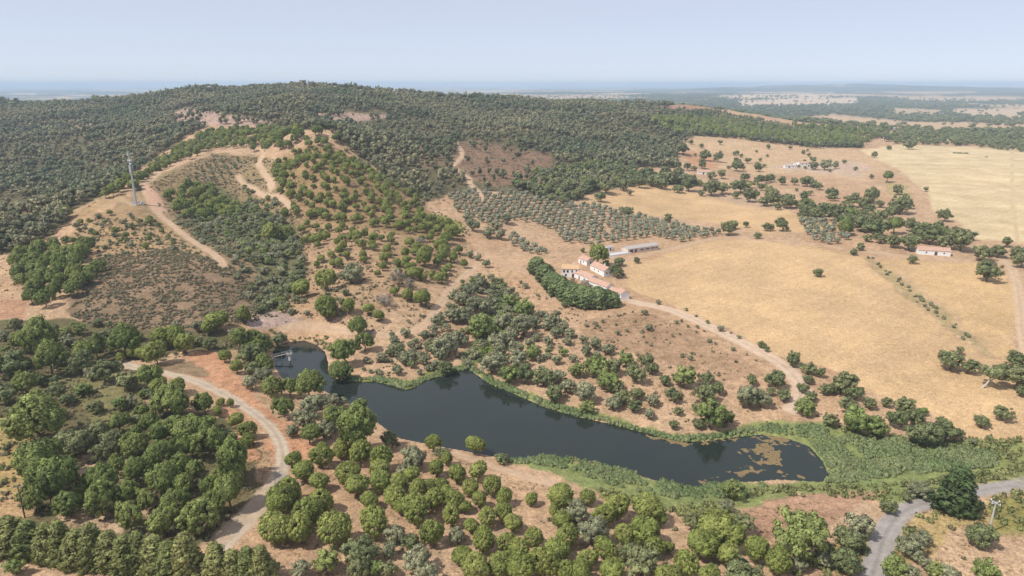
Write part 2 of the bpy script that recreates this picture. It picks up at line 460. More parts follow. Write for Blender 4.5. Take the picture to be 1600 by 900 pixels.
C_SOIL = srgb(214, 182, 148); C_SOIL2 = srgb(198, 160, 124)
C_RED = srgb(212, 158, 122); C_GRAVEL = srgb(214, 194, 170); C_GREY = srgb(168, 158, 150); C_TRACK = srgb(220, 188, 156)
C_WHEAT = srgb(227, 191, 142); C_WHEAT2 = srgb(219, 184, 142); C_PALE = srgb(240, 218, 176); C_PALE2 = srgb(222, 192, 152)
C_SCRUB = srgb(152, 126, 100); C_FLOOR = srgb(112, 104, 78); C_GREEN = srgb(132, 142, 84); C_YGREEN = srgb(166, 160, 92)
C_BROWN = srgb(192, 158, 126); C_GOLD = srgb(192, 162, 120); C_PINK = srgb(196, 166, 148); C_DGREEN = srgb(104, 116, 70)
ALB = 0.66
n1 = fbm(X / 9, Y / 9, 41, 4)[..., None]; n2 = fbm(X / 40, Y / 40, 42, 3)[..., None]
col = C_SOIL * (1 - n2) + C_SOIL2 * n2
ZONE = np.zeros(X.shape, np.int8)
def paint(poly, c, c2=None, w=1.0, zone=None, jit=True):
    poly = [(2400 if p[0] >= 1600 else (-1000 if p[0] <= 0 else p[0]), p[1]) for p in poly]   # the country goes on beside the frame
    u0, u1 = min(p[0] for p in poly) - 30, max(p[0] for p in poly) + 30
    v0, v1 = min(p[1] for p in poly) - 30, max(p[1] for p in poly) + 30
    k = (U > u0) & (U < u1) & (V > v0) & (V < v1) & VIS
    m = np.zeros(X.shape, bool)
    m[k] = in_poly((UJ if jit else U)[k], (VJ if jit else V)[k], poly)
    cc = c if c2 is None else c * (1 - n1[m]) + c2 * n1[m]
    col[m] = col[m] * (1 - w) + cc * w
    if zone is not None: ZONE[m] = zone
    return m
FOREST = [(-60,158),(100,158),(200,148),(260,140),(330,133),(500,132),(540,142),(660,147),(720,154),(850,150),(1000,160),(1100,170),(1180,188),(1250,205),(1345,222),
 (1345,231),(1270,232),(1200,224),(1150,217),(1085,212),(1055,235),(1060,262),(1000,262),(985,268),(1062,280),(1110,292),(1010,287),(930,297),(900,314),(860,310),(820,303),(770,298),(700,303),
 (662,318),(625,292),(590,266),(555,240),(532,220),(522,203),(470,203),(430,198),(330,195),(292,212),(262,235),(205,275),(195,290),(130,325),(70,375),(30,395),(-60,420)]
HIDDEN = ~VIS
FARM = (rr > 2300)
col[HIDDEN & (rr > 420)] = C_FLOOR
paint(FOREST, srgb(108, 104, 76), srgb(132, 118, 88))
# clearings and bare patches in the forest
for poly, c in (([(265,178),(300,168),(350,178),(440,192),(400,198),(330,196),(285,196)], C_PINK), ([(60,192),(100,188),(150,190),(140,200),(90,205),(20,210),(0,205)], srgb(186,158,126)),
                ([(440,172),(490,178),(560,176),(620,182),(560,190),(500,188)], C_PINK), ([(700,225),(740,218),(800,232),(860,240),(870,262),(830,285),(760,292),(730,275),(705,250)], srgb(150,122,98)),
                ([(650,205),(680,225),(700,260),(660,265),(640,235)], srgb(140,118,92)),
                ([(960,160),(1060,160),(1130,166),(1130,172),(1040,176),(970,172)], srgb(178,142,116)), ([(475,150),(510,150),(525,158),(480,160)], srgb(160,132,108)),
                ([(0,310),(60,318),(70,345),(20,350),(0,345)], srgb(150,124,92)), ([(100,330),(140,320),(190,302),(200,308),(150,330),(110,345)], srgb(190,158,118))):
    paint(poly, c)
# the far plain: woods and pale fields
fw = fbm(X / 800, Y / 800, 51, 5); ff = fbm(X / 1500, Y / 1500, 52, 3)
far = rr > 1500
farc = np.where((fw < 0.585)[..., None], srgb(86, 96, 72), np.where((ff > 0.5)[..., None], srgb(226, 200, 164), srgb(204, 176, 142)))
farc = np.where(((rr > 9500) & (rr < 18500) & (aa > 0.16) & (fw > 0.52) & (fw < 0.70))[..., None], srgb(86, 96, 72), farc)
fk = sstep(1500, 2300, rr)[..., None] * np.where(in_poly(U, V, FOREST) & (rr < 2300), 0, 1)[..., None]
col = col * (1 - fk) + farc * fk
# right-hand country
paint([(1345,235),(1400,226),(1500,229),(1620,241),(1620,392),(1530,376),(1490,345),(1460,335),(1448,300),(1430,285),(1400,262),(1362,246)], C_PALE, srgb(216,190,146), zone=4)
paint([(1380,282),(1420,290),(1428,315),(1412,320),(1385,300)], srgb(180,168,110), w=0.6)
paint([(1060,215),(1130,212),(1230,222),(1340,235),(1362,246),(1400,262),(1340,280),(1240,270),(1180,275),(1130,262),(1085,245)], C_PALE2, srgb(206,170,134))
paint([(1065,238),(1105,236),(1125,262),(1085,262)], srgb(206,152,116), w=0.7)
paint([(1240,185),(1300,178),(1420,190),(1600,196),(1600,204),(1480,203),(1400,201),(1330,196)], C_PALE2, srgb(200,166,134))
paint([(1480,170),(1600,164),(1620,178),(1560,184),(1500,180)], srgb(214,186,152))
paint([(1395,168),(1470,172),(1475,180),(1400,178)], srgb(204,178,140))
paint([(1150,157),(1340,152),(1340,163),(1160,166)], srgb(226,200,170))
paint([(1375,212),(1520,214),(1520,221),(1380,219)], C_PALE)
paint([(1200,262),(1340,278),(1365,262),(1330,252),(1230,255)], srgb(212,184,158))
paint([(905,314),(935,299),(1015,288),(1100,297),(1200,314),(1245,333),(1300,350),(1305,362),(1205,364),(1150,354),(1050,340),(985,331),(945,324)], C_WHEAT, C_WHEAT2, zone=2)
paint([(1060,293),(1200,312),(1240,330),(1180,325),(1100,308)], srgb(206,176,148), w=0.8)
paint([(980,418),(988,409),(1030,402),(1062,391),(1110,379),(1150,374),(1200,379),(1270,388),(1343,396),(1352,410),(1400,448),(1470,510),(1530,563),(1620,600),(1620,692),(1545,697),(1500,680),
       (1462,655),(1440,640),(1380,622),(1345,612),(1325,590),(1265,575),(1205,553),(1130,516),(1062,484),(1003,462),(985,440)], C_WHEAT, C_WHEAT2, zone=1)
paint([(1360,404),(1430,406),(1520,410),(1560,418),(1582,446),(1588,520),(1594,560),(1560,566),(1505,522),(1420,455),(1370,414)], C_WHEAT2, srgb(222,186,132), zone=3)
paint([(1365,410),(1420,430),(1500,490),(1560,548),(1540,548),(1470,495),(1400,445)], srgb(208,178,140), w=0.6)
paint([(235,285),(290,255),(340,240),(420,246),(430,300),(470,345),(400,330),(330,310),(300,300),(260,320)], srgb(178,148,110), srgb(150,132,94))
paint([(425,255),(480,228),(530,232),(570,258),(612,286),(660,310),(668,330),(725,360),(735,385),(700,378),(600,362),(500,350),(440,348),(456,325),(430,300)], srgb(186,150,114), srgb(150,130,88))
paint([(180,325),(240,275),(330,236),(425,245),(432,300),(472,345),(480,420),(430,470),(400,440),(350,418),(300,385),(250,345),(215,330)], srgb(150,134,98), srgb(172,144,110), w=0.75)
paint([(440,345),(560,350),(700,375),(735,385),(720,430),(640,470),(560,500),(470,490),(460,420)], srgb(160,136,96), srgb(188,152,116), w=0.5)
paint([(1348,400),(1362,400),(1425,447),(1505,510),(1552,560),(1536,564),(1490,520),(1408,457)], srgb(176,160,112), srgb(196,170,128), w=0.8)
# slopes round the lake
paint([(905,505),(960,490),(1005,487),(1060,508),(1130,548),(1192,592),(1130,598),(1050,575),(960,545),(905,522)], C_BROWN, srgb(178,146,114))
paint([(150,402),(250,388),(345,405),(400,440),(425,480),(400,505),(330,512),(250,515),(150,512),(105,490),(130,440)], srgb(140,122,94), srgb(168,138,112))
paint([(385,492),(420,485),(470,495),(470,508),(430,514),(385,512)], srgb(190,164,150))
paint([(70,395),(110,360),(150,335),(200,322),(245,340),(300,380),(315,402),(220,398),(150,405),(95,410)], C_GOLD, srgb(180,148,112))
paint([(0,455),(45,470),(40,500),(0,510)], srgb(196,154,122))
paint([(300,300),(340,290),(400,320),(455,350),(475,400),(470,440),(440,490),(400,480),(410,440),(380,390),(330,350)], srgb(124,120,84))
paint([(0,510),(110,500),(200,515),(330,512),(420,520),(425,545),(290,548),(200,570),(190,590),(260,640),(330,650),(400,670),(420,700),(410,760),(330,860),(0,870)], srgb(134,118,86), srgb(104,104,70))
for sand in ([(95,715),(150,708),(205,720),(200,748),(150,738),(100,738)], [(80,800),(130,788),(190,803),(185,832),(110,832)], [(215,800),(250,790),(262,800),(230,812)]):
    paint(sand, C_SOIL)
paint([(90,590),(190,575),(240,620),(220,660),(150,650)], srgb(140,132,90))
paint([(-40,650),(42,655),(62,690),(40,740),(34,770),(-40,775)], srgb(172,160,98), srgb(206,172,120))
paint([(-40,770),(36,765),(45,810),(-40,830)], srgb(210,174,130))
paint([(285,560),(303,549),(325,547),(345,560),(365,580),(390,608),(420,640),(450,665),(490,690),(505,706),(470,722),(446,742),(432,700),(425,680),(400,652),(370,628),(330,602),(300,590)], C_RED, srgb(210,162,126), zone=6)
paint([(345,640),(385,650),(412,690),(418,720),(395,720),(370,690)], C_RED, srgb(206,158,124))
paint([(240,570),(290,565),(320,590),(300,592),(250,585)], srgb(158,134,104))
paint([(650,335),(690,335),(725,350),(735,368),(700,362),(660,350)], C_YGREEN)
paint([(772,440),(800,455),(808,480),(792,512),(770,545),(745,577),(722,577),(722,560),(755,535),(775,500),(780,470)], srgb(134,146,72), srgb(120,136,70))
paint([(515,600),(560,585),(640,592),(670,580),(722,572),(733,582),(665,600),(633,614),(585,602),(545,602)], C_YGREEN, C_GREEN)
paint([(735,570),(790,600),(850,622),(920,645),(1000,668),(1062,678),(1130,672),(1200,655),(1290,660),(1345,678),(1420,688),(1520,690),(1620,685),(1620,748),(1500,768),(1440,780),(1380,782),(1300,776),(1240,772),
       (1150,790),(1060,798),(985,780),(930,762),(890,745),(845,730),(795,725),(790,716),(860,710),(1000,740),(1090,758),(1290,748),(1260,700),(1190,685),(1060,692),(960,668),(850,640),(765,604)], srgb(138,152,98), srgb(160,160,98), zone=7)
paint([(930,762),(985,778),(1060,795),(1140,790),(1135,812),(1080,820),(1040,800),(960,785)], C_YGREEN, C_GREEN)
paint([(1500,745),(1620,728),(1620,748),(1500,768)], srgb(188,176,98), w=0.7)
paint([(1150,790),(1220,776),(1330,770),(1400,762),(1345,790),(1300,835),(1240,835),(1190,842)], srgb(200,162,132), srgb(186,146,118))
paint([(1420,810),(1480,790),(1520,790),(1560,775),(1620,765),(1620,830),(1560,810),(1500,820),(1460,860),(1400,900),(1390,860)], srgb(190,170,112), srgb(208,176,128))
paint([(1560,770),(1620,764),(1620,835),(1560,830)], srgb(160,152,90))
paint([(1290,900),(1250,860),(1350,850),(1370,900)], C_YGREEN)
# roads and tracks: centre lines in the photograph, half width in metres
ROADS = [
 ([(190,565),(205,573),(230,578),(262,584),(300,594),(345,613),(385,637),(415,660),(435,685),(442,715),(436,740),(420,765),(402,795),(378,825),(352,850),(325,885)], 1.9, C_GRAVEL),
 ([(440,514),(470,509),(500,511),(540,517),(590,523),(630,521),(660,510),(685,480),(705,450),(730,427),(748,412)], 1.7, C_TRACK),
 ([(349,415),(330,394),(300,376),(270,352),(250,336),(236,318),(228,300),(222,288),(240,278),(262,266),(290,253),(320,243),(345,238),(366,237)], 2.2, C_TRACK),
 ([(410,244),(404,256),(416,275),(426,296)], 2.6, C_TRACK),
 ([(372,275),(382,288),(402,300),(436,308),(455,325)], 2.4, C_TRACK),
 ([(712,221),(722,240),(715,252),(708,259),(718,268),(733,278),(735,288),(748,300),(753,312)], 2.4, C_TRACK),
 ([(982,470),(1040,482),(1100,506),(1160,535),(1212,563),(1243,590),(1252,612),(1240,640)], 3.4, srgb(228,200,172)),
 ([(960,412),(1000,400),(1060,386),(1130,371),(1200,375),(1280,383),(1340,391),(1440,403),(1520,408),(1575,412)], 1.9, srgb(214,184,152)),
 ([(1560,402),(1578,414),(1588,440),(1594,480),(1598,520),(1606,560)], 2.2, srgb(222,192,160)),
 ([(1620,753),(1560,762),(1520,768),(1490,775),(1452,785),(1418,796),(1399,811),(1387,828),(1378,850),(1371,875),(1362,902),(1352,935)], 2.8, srgb(182,173,166)),
 ([(690,704),(740,718),(790,735),(830,747),(868,756)], 1.8, C_TRACK),
 ([(745,412),(780,410),(820,425),(850,450),(880,475),(930,480),(982,470)], 1.4, srgb(211,177,146)),
 ([(560,720),(600,770),(650,805),(690,835)], 1.2, srgb(212,172,138)),
 ([(1580,232),(1582,300),(1590,380)], 0.9, srgb(222,196,154)),
 ([(206,320),(170,305),(140,318),(110,335)], 1.5, srgb(206,176,138)),
]
ROADW = []
for pts, hw, c in ROADS:
    w = cast([p[0] for p in pts], [p[1] for p in pts])
    L = smooth_line(w[:, :2], 4); ROADW.append(L)
    k = (X > L[:, 0].min() - 12) & (X < L[:, 0].max() + 12) & (Y > L[:, 1].min() - 12) & (Y < L[:, 1].max() + 12)
    dd = np.full(X.shape, 1e9); dd[k] = poly_dist(X[k], Y[k], L, False)
    raw = dd
    dd = dd + (fbm(X / 4, Y / 4, 61, 3) - 0.5) * (0.5 if hw > 2.7 and c[0] < 0.5 else 1.5)
    e = 1 - sstep(hw * 0.8, hw * 1.25, dd)
    rut = 1 - 0.24 * np.exp(-(raw / 0.4) ** 2) + 0.10 * np.exp(-((raw - 0.95) / 0.35) ** 2)
    col = col * (1 - e[..., None]) + (c * rut[..., None]) * e[..., None]
    ZONE[dd < hw] = 5
paint([(405,800),(425,770),(437,735),(460,742),(470,755),(440,765),(425,790)], srgb(184,170,156), zone=5)
paint([(395,770),(425,755),(415,800),(370,850),(335,850),(370,815)], srgb(206,182,156), zone=5)
paint([(222,288),(238,288),(247,310),(262,335),(240,330),(230,320),(228,318)], srgb(218,178,150), zone=5)
paint([(937,395),(955,394),(985,388),(990,393),(960,400),(940,400)], srgb(200,192,184))
# soften the joins, keep albedo real
for _ in range(1):
    c0 = col.copy()
    col[1:-1] = 0.5 * c0[1:-1] + 0.25 * (c0[2:] + c0[:-2])
    c0 = col.copy()
    col[:, 1:-1] = 0.5 * c0[:, 1:-1] + 0.25 * (c0[:, 2:] + c0[:, :-2])
col = np.clip(col * ALB, 0, 0.8)
idx = np.arange(NA * NR).reshape(NA, NR)
q = np.stack([idx[:-1, :-1], idx[1:, :-1], idx[1:, 1:], idx[:-1, 1:]], -1)[:, :, ::-1].reshape(-1, 4)
q = np.concatenate([q, np.stack([idx[-1, :-1], idx[0, :-1], idx[0, 1:], idx[-1, 1:]], -1)[:, ::-1].reshape(-1, 4)])
zf = ZONE.ravel()[q].max(1)
ALLV = np.stack([X.ravel(), Y.ravel(), Z.ravel()], 1); ALLC = col.reshape(-1, 3)
def ground_piece(name, zone, mat):
    f = q[zf == zone]
    if not len(f): return
    ids, inv = np.unique(f, return_inverse=True)
    me = mesh_np(name, ALLV[ids], inv.reshape(-1, 4), [mat], smooth=True)
    a = me.attributes.new('col', 'FLOAT_COLOR', 'POINT')
    a.data.foreach_set('color', np.concatenate([ALLC[ids], np.ones((len(ids), 1))], 1).astype(np.float32).ravel())
    return tag(link(name, me), kind='structure')
ground_piece('ground', 0, M['ground'])
ground_piece('wheat_field', 1, M['field'])
ground_piece('upper_wheat_field', 2, M['field'])
ground_piece('stubble_field', 3, M['field'])
ground_piece('pasture_field', 4, M['field'])
ground_piece('dirt_road', 5, M['road'])
ground_piece('red_earth_terrain', 6, M['ground'])
ground_piece('marsh_terrain', 7, M['ground'])

# ------------------------------------------------------------------ the lake
lk = smooth_line(LAKE + [LAKE[0]], 3)[:-1]
cen = lk.mean(0)
nl = len(lk)
nrm = np.roll(lk, -1, 0) - np.roll(lk, 1, 0); nrm = np.stack([nrm[:, 1], -nrm[:, 0]], 1); nrm /= np.linalg.norm(nrm, axis=1)[:, None] + 1e-9
area = 0.5 * np.sum(lk[:, 0] * np.roll(lk[:, 1], -1) - np.roll(lk[:, 0], -1) * lk[:, 1])
lko = lk + nrm * (1.2 if area > 0 else -1.2)
me = bpy.data.meshes.new('lake_water')
me.from_pydata([(float(p[0]), float(p[1]), 0.0) for p in (lko if area > 0 else lko[::-1])], [], [tuple(range(nl))])
me.materials.append(M['water'])
tag(link('lake_water', me), kind='structure')
# floating algae: small ragged rafts, kept where a noise field lies high
ALG = [([(1160,702),(1185,692),(1212,695),(1224,710),(1212,728),(1185,731),(1163,716)], 0.46), ([(1175,684),(1195,679),(1235,687),(1245,694),(1215,694),(1180,692)], 0.42),
       ([(1090,750),(1130,738),(1160,733),(1190,733),(1190,742),(1150,750),(1100,758)], 0.58), ([(1215,745),(1235,722),(1250,730),(1265,748),(1240,750)], 0.66),
       ([(1000,676),(1060,688),(1110,689),(1160,682),(1160,688),(1100,696),(1050,696)], 0.40), ([(850,716),(905,712),(905,720),(860,722)], 0.5), ([(1255,692),(1292,735),(1300,748),(1282,735),(1262,710)], 0.62)]
av, af = [], []
for poly, th in ALG:
    w = [(float(r[0] * CAMZ / -r[2]), float(r[1] * CAMZ / -r[2])) for r in ray([p[0] for p in poly], [p[1] for p in poly])]
    x0, x1 = min(p[0] for p in w), max(p[0] for p in w); y0, y1 = min(p[1] for p in w), max(p[1] for p in w)
    s = 0.3
    gx, gy = np.meshgrid(np.arange(x0 - 4, x1 + 4, s), np.arange(y0 - 4, y1 + 4, s))
    wx = (fbm(gx / 3, gy / 3, 75, 3) - 0.5) * 7; wy = (fbm(gx / 3, gy / 3, 76, 3) - 0.5) * 7
    k = in_poly(gx + wx, gy + wy, w) & (fbm(gx / 2.5, gy / 2.5, 71, 4) > th) & in_poly(gx, gy, LAKE)
    for x, y in zip(gx[k], gy[k]):
        b = len(av); z = 0.02 + 0.03 * random.random()
        j = lambda: (random.random() - 0.5) * 0.16
        av += [(x + j(), y + j(), z), (x + s + j(), y + j(), z), (x + s + j(), y + s + j(), z), (x + j(), y + s + j(), z)]
        af.append((b, b + 1, b + 2, b + 3))
tag(link('floating_algae', mesh_np('floating_algae', av, np.array(af), [M['algae']])), 'brown algae mats floating at the shallow end of the lake', 'algae', kind='stuff')

# ------------------------------------------------------------------ tree shapes (unit crown width)
def ico():
    t = (1 + 5 ** 0.5) / 2
    v = np.array([(-1,t,0),(1,t,0),(-1,-t,0),(1,-t,0),(0,-1,t),(0,1,t),(0,-1,-t),(0,1,-t),(t,0,-1),(t,0,1),(-t,0,-1),(-t,0,1)], float)
    f = np.array([(0,11,5),(0,5,1),(0,1,7),(0,7,10),(0,10,11),(1,5,9),(5,11,4),(11,10,2),(10,7,6),(7,1,8),(3,9,4),(3,4,2),(3,2,6),(3,6,8),(3,8,9),(4,9,5),(2,4,11),(6,2,10),(8,6,7),(9,8,1)])
    return v / np.linalg.norm(v[0]), f
ICV, ICF = ico()
def rnd_dirs(g, n):
    d = g.normal(size=(n, 3)); return d / np.linalg.norm(d, axis=1)[:, None]
def crown_geo(centres, radii, leaves, size, seed, droop=0.0, flat=1.0, aspect=1.0, core=0.72, rise=False):
    """clumps: a small dark-shaded core in each and leaf sprays spread over its outside"""
    g = np.random.default_rng(seed)
    V, T, Q, NN, TI = [], [], [], [], []; nv = 0
    mid = centres.mean(0) - (0, 0, 0.12 * float(np.ptp(centres[:, 2]) + radii.max()))
    for c, r in zip(centres, radii):
        k = core * r * (0.85 + 0.3 * g.random((12, 1)))
        V.append(c + ICV * k * (1, 1, flat)); T.append(ICF + nv); nv += 12; NN.append(ICV)
        o = c - mid; o = o / (np.linalg.norm(o) + 1e-6)
        dd = rnd_dirs(g, leaves) + o * 0.45 + (0, 0, 0.25); dd /= np.linalg.norm(dd, axis=1)[:, None]
        p = c + dd * r * (0.78 + 0.34 * g.random((leaves, 1))) * (1, 1, flat)
        nn = dd + 0.7 * rnd_dirs(g, leaves) + (0, 0, 0.2); nn /= np.linalg.norm(nn, axis=1)[:, None]
        tt = np.cross(nn, rnd_dirs(g, leaves)); tt /= np.linalg.norm(tt, axis=1)[:, None] + 1e-9
        if droop: tt = tt * (1 - droop) + dd * droop * (1, 1, 0.2) + (0, 0, -0.5 * droop); tt /= np.linalg.norm(tt, axis=1)[:, None] + 1e-9
        if rise:
            tt = 0.35 * rnd_dirs(g, leaves) + (0, 0, 1.0); tt /= np.linalg.norm(tt, axis=1)[:, None]
            nn = nn - tt * np.sum(nn * tt, 1)[:, None]; nn /= np.linalg.norm(nn, axis=1)[:, None] + 1e-9
        bb = np.cross(nn, tt); bb /= np.linalg.norm(bb, axis=1)[:, None] + 1e-9
        s = size * (0.6 + 0.8 * g.random((leaves, 1)))
        a = tt * s * aspect; b = bb * s / aspect
        quad = np.stack([p - a - 0.4 * b, p + 0.2 * a - b, p + a + 0.3 * b, p - 0.2 * a + b], 1).reshape(-1, 3)
        oc = p - mid; oc /= np.linalg.norm(oc, axis=1)[:, None] + 1e-9
        sn = 0.55 * oc + 0.75 * dd + 0.5 * nn + ((0, 0, 0.8) if rise else (0, 0, 0)); sn /= np.linalg.norm(sn, axis=1)[:, None]
        NN.append(np.repeat(sn, 4, 0)); TI.append(np.full(12 + leaves * 4, g.random()))
        V.append(quad); Q.append((np.arange(leaves * 4).reshape(-1, 4) + nv)); nv += leaves * 4
    return np.vstack(V), np.vstack(T), np.vstack(Q), np.vstack(NN), np.concatenate(TI)
def trunk_geo(h0, h1, r0, limbs, seed, spread=0.28, lean=0.03):
    g = np.random.default_rng(seed + 500); mb = MB()
    p = np.array([0, 0, -0.06]); rad = r0
    for i in range(3):
        q = np.array([lean * (i + 1) * g.normal(), lean * (i + 1) * g.normal(), h0 * (i + 1) / 3])
        mb.tube(p, q, rad, rad * 0.85, 7); p = q; rad *= 0.85
    for i in range(limbs):
        t = 2 * math.pi * (i + g.random() * 0.6) / limbs
        e = np.array([math.cos(t) * spread * (0.6 + 0.5 * g.random()), math.sin(t) * spread * (0.6 + 0.5 * g.random()), h0 + (h1 - h0) * (0.5 + 0.5 * g.random())])
        m = p * 0.5 + e * 0.5 + (0, 0, -0.03)
        mb.tube(p - (0, 0, 0.02), m, rad * 0.75, rad * 0.5, 5); mb.tube(m, e, rad * 0.5, rad * 0.2, 5)
    return mb
def shell_points(g, n, rx, rz, zc, zmin=-0.75, jitter=0.1, inner=0.0):
    k = np.arange(n); z = 1 - (1 - zmin) * (k + 0.5) / n; a = 2.399963 * k
    s = np.sqrt(np.clip(1 - z * z, 0, 1)); m = (1 - inner * g.random(n)) * (1 + jitter * g.normal(size=n))
    return np.stack([rx * s * np.cos(a) * m, rx * s * np.sin(a) * m, zc + rz * z * m], 1)
def lumpy(c, g, zc, amp):
    """push the clumps in and out by a slow random field and drop a few, so that no two crowns share an outline"""
    k = rnd_dirs(g, 7); a = g.normal(size=7)
    d_ = c - (0, 0, zc); l_ = np.linalg.norm(d_, axis=1)[:, None] + 1e-9
    f_ = (np.exp(2.5 * ((d_ / l_) @ k.T - 1)) @ a)
    c = (0, 0, zc) + d_ * (1 + amp * np.clip(f_, -0.9, 0.9))[:, None]
    return c[g.random(len(c)) > 0.07]
def kind_geo(kind, seed, lod):
    """-> crown (V, T, Q), trunk MB, leaf material key.  lod 0 near, 1 middle, 2 far"""
    g = np.random.default_rng(seed * 31 + hash_kind[kind])
    nl = (1.0, 0.5, 0.2)[lod]; ss = (1.0, 1.35, 2.1)[lod]; ncl = (1.0, 0.62, 0.3)[lod]; cr = (1.0, 1.2, 1.6)[lod]
    if kind == 'pine':           # young stone pine: a dense globe
        n = int(96 * ncl); c = shell_points(g, n, 0.395, 0.35, 0.58, -0.72, 0.05, 0.10)
        c = lumpy(c, g, 0.58, 0.40); n = len(c); r = np.full(n, 0.105 * cr) * (0.8 + 0.4 * g.random(n))
        cg = crown_geo(c, r, int(44 * nl), 0.024 * ss, seed, aspect=1.4); tr = trunk_geo(0.36, 0.62, 0.030, 5, seed); mat = 'pine'
    elif kind == 'umbrella':     # old stone pine: a broad domed canopy on a bare trunk
        n = int(120 * ncl); c = shell_points(g, n, 0.40, 0.31, 0.57, -0.62, 0.08, 0.16)
        lob = g.normal(size=(6, 2)) * 0.22
        c[:, :2] += lob[(np.arctan2(c[:, 1], c[:, 0]) * 0.95 + 3).astype(int) % 6] * 0.3
        c[:, 2] += 0.05 * (vnoise(c[:, 0] * 6 + seed, c[:, 1] * 6, 3) - 0.5)
        c = lumpy(c, g, 0.57, 0.42); n = len(c)
        r = np.full(n, 0.095 * cr) * (0.75 + 0.5 * g.random(n))
        cg = crown_geo(c, r, int(42 * nl), 0.021 * ss, seed, aspect=1.4); tr = trunk_geo(0.42, 0.66, 0.032, 6, seed, 0.3); mat = 'darkpine'
    elif kind in ('oak', 'grey', 'fresh', 'bush'):
        n = int(80 * ncl); c = rnd_dirs(g, n) * (0.36 * g.random((n, 1)) ** 0.4) * (1, 1, 0.78)
        lob = rnd_dirs(g, 5) * 0.16; c += lob[g.integers(0, 5, n)]
        c[:, 2] = c[:, 2] * 0.85 + (0.36 if kind == 'bush' else 0.50)
        c[:, 2] = np.maximum(c[:, 2], 0.10 if kind == 'bush' else 0.2)
        r = 0.108 * cr * (0.65 + 0.7 * g.random(n))
        cg = crown_geo(c, r, int(38 * nl), 0.024 * ss, seed, aspect=1.15, flat=0.85); tr = trunk_geo(0.28, 0.55, 0.032, 6, seed, 0.27, 0.05)
        mat = {'oak': 'oak', 'grey': 'grey', 'fresh': 'fresh', 'bush': 'grey'}[kind]
    elif kind == 'olive':
        n = int(26 * ncl) + 2; c = rnd_dirs(g, n) * (0.34 * g.random((n, 1)) ** 0.45) * (1, 1, 0.85)
        c[:, 2] += 0.56; r = 0.16 * cr * (0.7 + 0.6 * g.random(n))
        cg = crown_geo(c, r, int(34 * nl), 0.04 * ss, seed, aspect=1.5); tr = trunk_geo(0.32, 0.55, 0.045, 4, seed, 0.22, 0.03); mat = 'olive'
    elif kind == 'cedar':        # hedge conifer: ragged cone of hanging sprays, crown width 1, height 2
        n = int(90 * ncl); t = (np.arange(n) + 0.5) / n; a = 2.399963 * np.arange(n)
        rr_ = 0.46 * (1 - t) ** 0.62 * (0.55 + 0.6 * g.random(n)) + 0.02
        c = np.stack([rr_ * np.cos(a), rr_ * np.sin(a), 0.12 + 1.75 * t], 1); r = (0.19 - 0.09 * t) * cr * (0.6 + 0.8 * g.random(n))
        cg = crown_geo(c, r, int(30 * nl), 0.042 * ss, seed, droop=0.45, aspect=1.6); tr = trunk_geo(1.3, 1.7, 0.045, 3, seed, 0.05, 0.01); mat = 'cedar'
    elif kind == 'roundconifer': # broad hedge conifer with layered boughs, height about its width
        n = int(80 * ncl); t = (np.arange(n) + 0.5) / n; a = 2.399963 * np.arange(n)
        rr_ = 0.40 * np.sqrt(np.clip(1 - (t * 0.98) ** 2.2, 0, 1)) * (0.8 + 0.3 * g.random(n))
        c = np.stack([rr_ * np.cos(a), rr_ * np.sin(a), 0.10 + 0.92 * t], 1); r = 0.125 * cr * (0.75 + 0.5 * g.random(n))
        cg = crown_geo(c, r, int(32 * nl), 0.040 * ss, seed, droop=0.35, flat=0.7, aspect=1.5); tr = trunk_geo(0.5, 0.9, 0.04, 4, seed, 0.12, 0.01); mat = 'hedge'
    elif kind == 'euca':         # forest tree of the ridge: upright uneven oval
        n = int(30 * ncl) + 2; c = rnd_dirs(g, n) * (0.36 * g.random((n, 1)) ** 0.5) * (1, 1, 1.25); c[:, 2] += 0.85
        r = 0.17 * cr * (0.65 + 0.7 * g.random(n)); cg = crown_geo(c, r, int(26 * nl), 0.05 * ss, seed, aspect=1.3); tr = trunk_geo(0.6, 0.95, 0.035, 4, seed, 0.2); mat = 'euca'
    elif kind == 'dead':
        n = 30; c = rnd_dirs(g, n) * 0.36 * g.random((n, 1)) ** 0.4 * (1, 1, 0.7); c[:, 2] += 0.36
        cg = crown_geo(c, np.full(n, 0.10), 16, 0.03, seed, aspect=3.2, core=0.15); tr = trunk_geo(0.2, 0.6, 0.02, 9, seed, 0.36, 0.03); mat = 'dead'
    elif kind == 'scrub':
        n = 6; c = rnd_dirs(g, n) * 0.3 * (1, 1, 0.4); c[:, 2] += 0.2
        cg = crown_geo(c, 0.2 * (0.7 + 0.6 * g.random(n)), 12, 0.09, seed, core=0.6); tr = None; mat = 'scrub'
    return cg, tr, mat
hash_kind = {k: i + 1 for i, k in enumerate(['pine', 'umbrella', 'oak', 'grey', 'fresh', 'bush', 'olive', 'cedar', 'roundconifer', 'euca', 'dead', 'scrub'])}
_cache = {}
def kind_meshes(kind, seed, lod):
    """(crown mesh, trunk mesh, whole mesh)"""
    key = (kind, seed, lod)
    if key not in _cache:
        (V_, T_, Q_, N_, I_), tr, mat = kind_geo(kind, seed, lod)
        if kind not in ('cedar', 'euca', 'scrub', 'dead'):
            V_ = V_ * (np.array([1, 1, 0]) * 0.5 / np.percentile(np.hypot(V_[:, 0], V_[:, 1]), 98) + (0, 0, 1))
        crown = mesh_np(kind + '_crown', V_, [T_, Q_], [M[mat]], normals=N_, tint=I_)
        trunk = whole = None
        if tr is not None and lod < 2:
            trunk = tr.mesh(kind + '_trunk', M['bark'])
        _cache[key] = [crown, trunk, (V_, T_, Q_, N_, I_, tr, mat), None]
    return _cache[key]
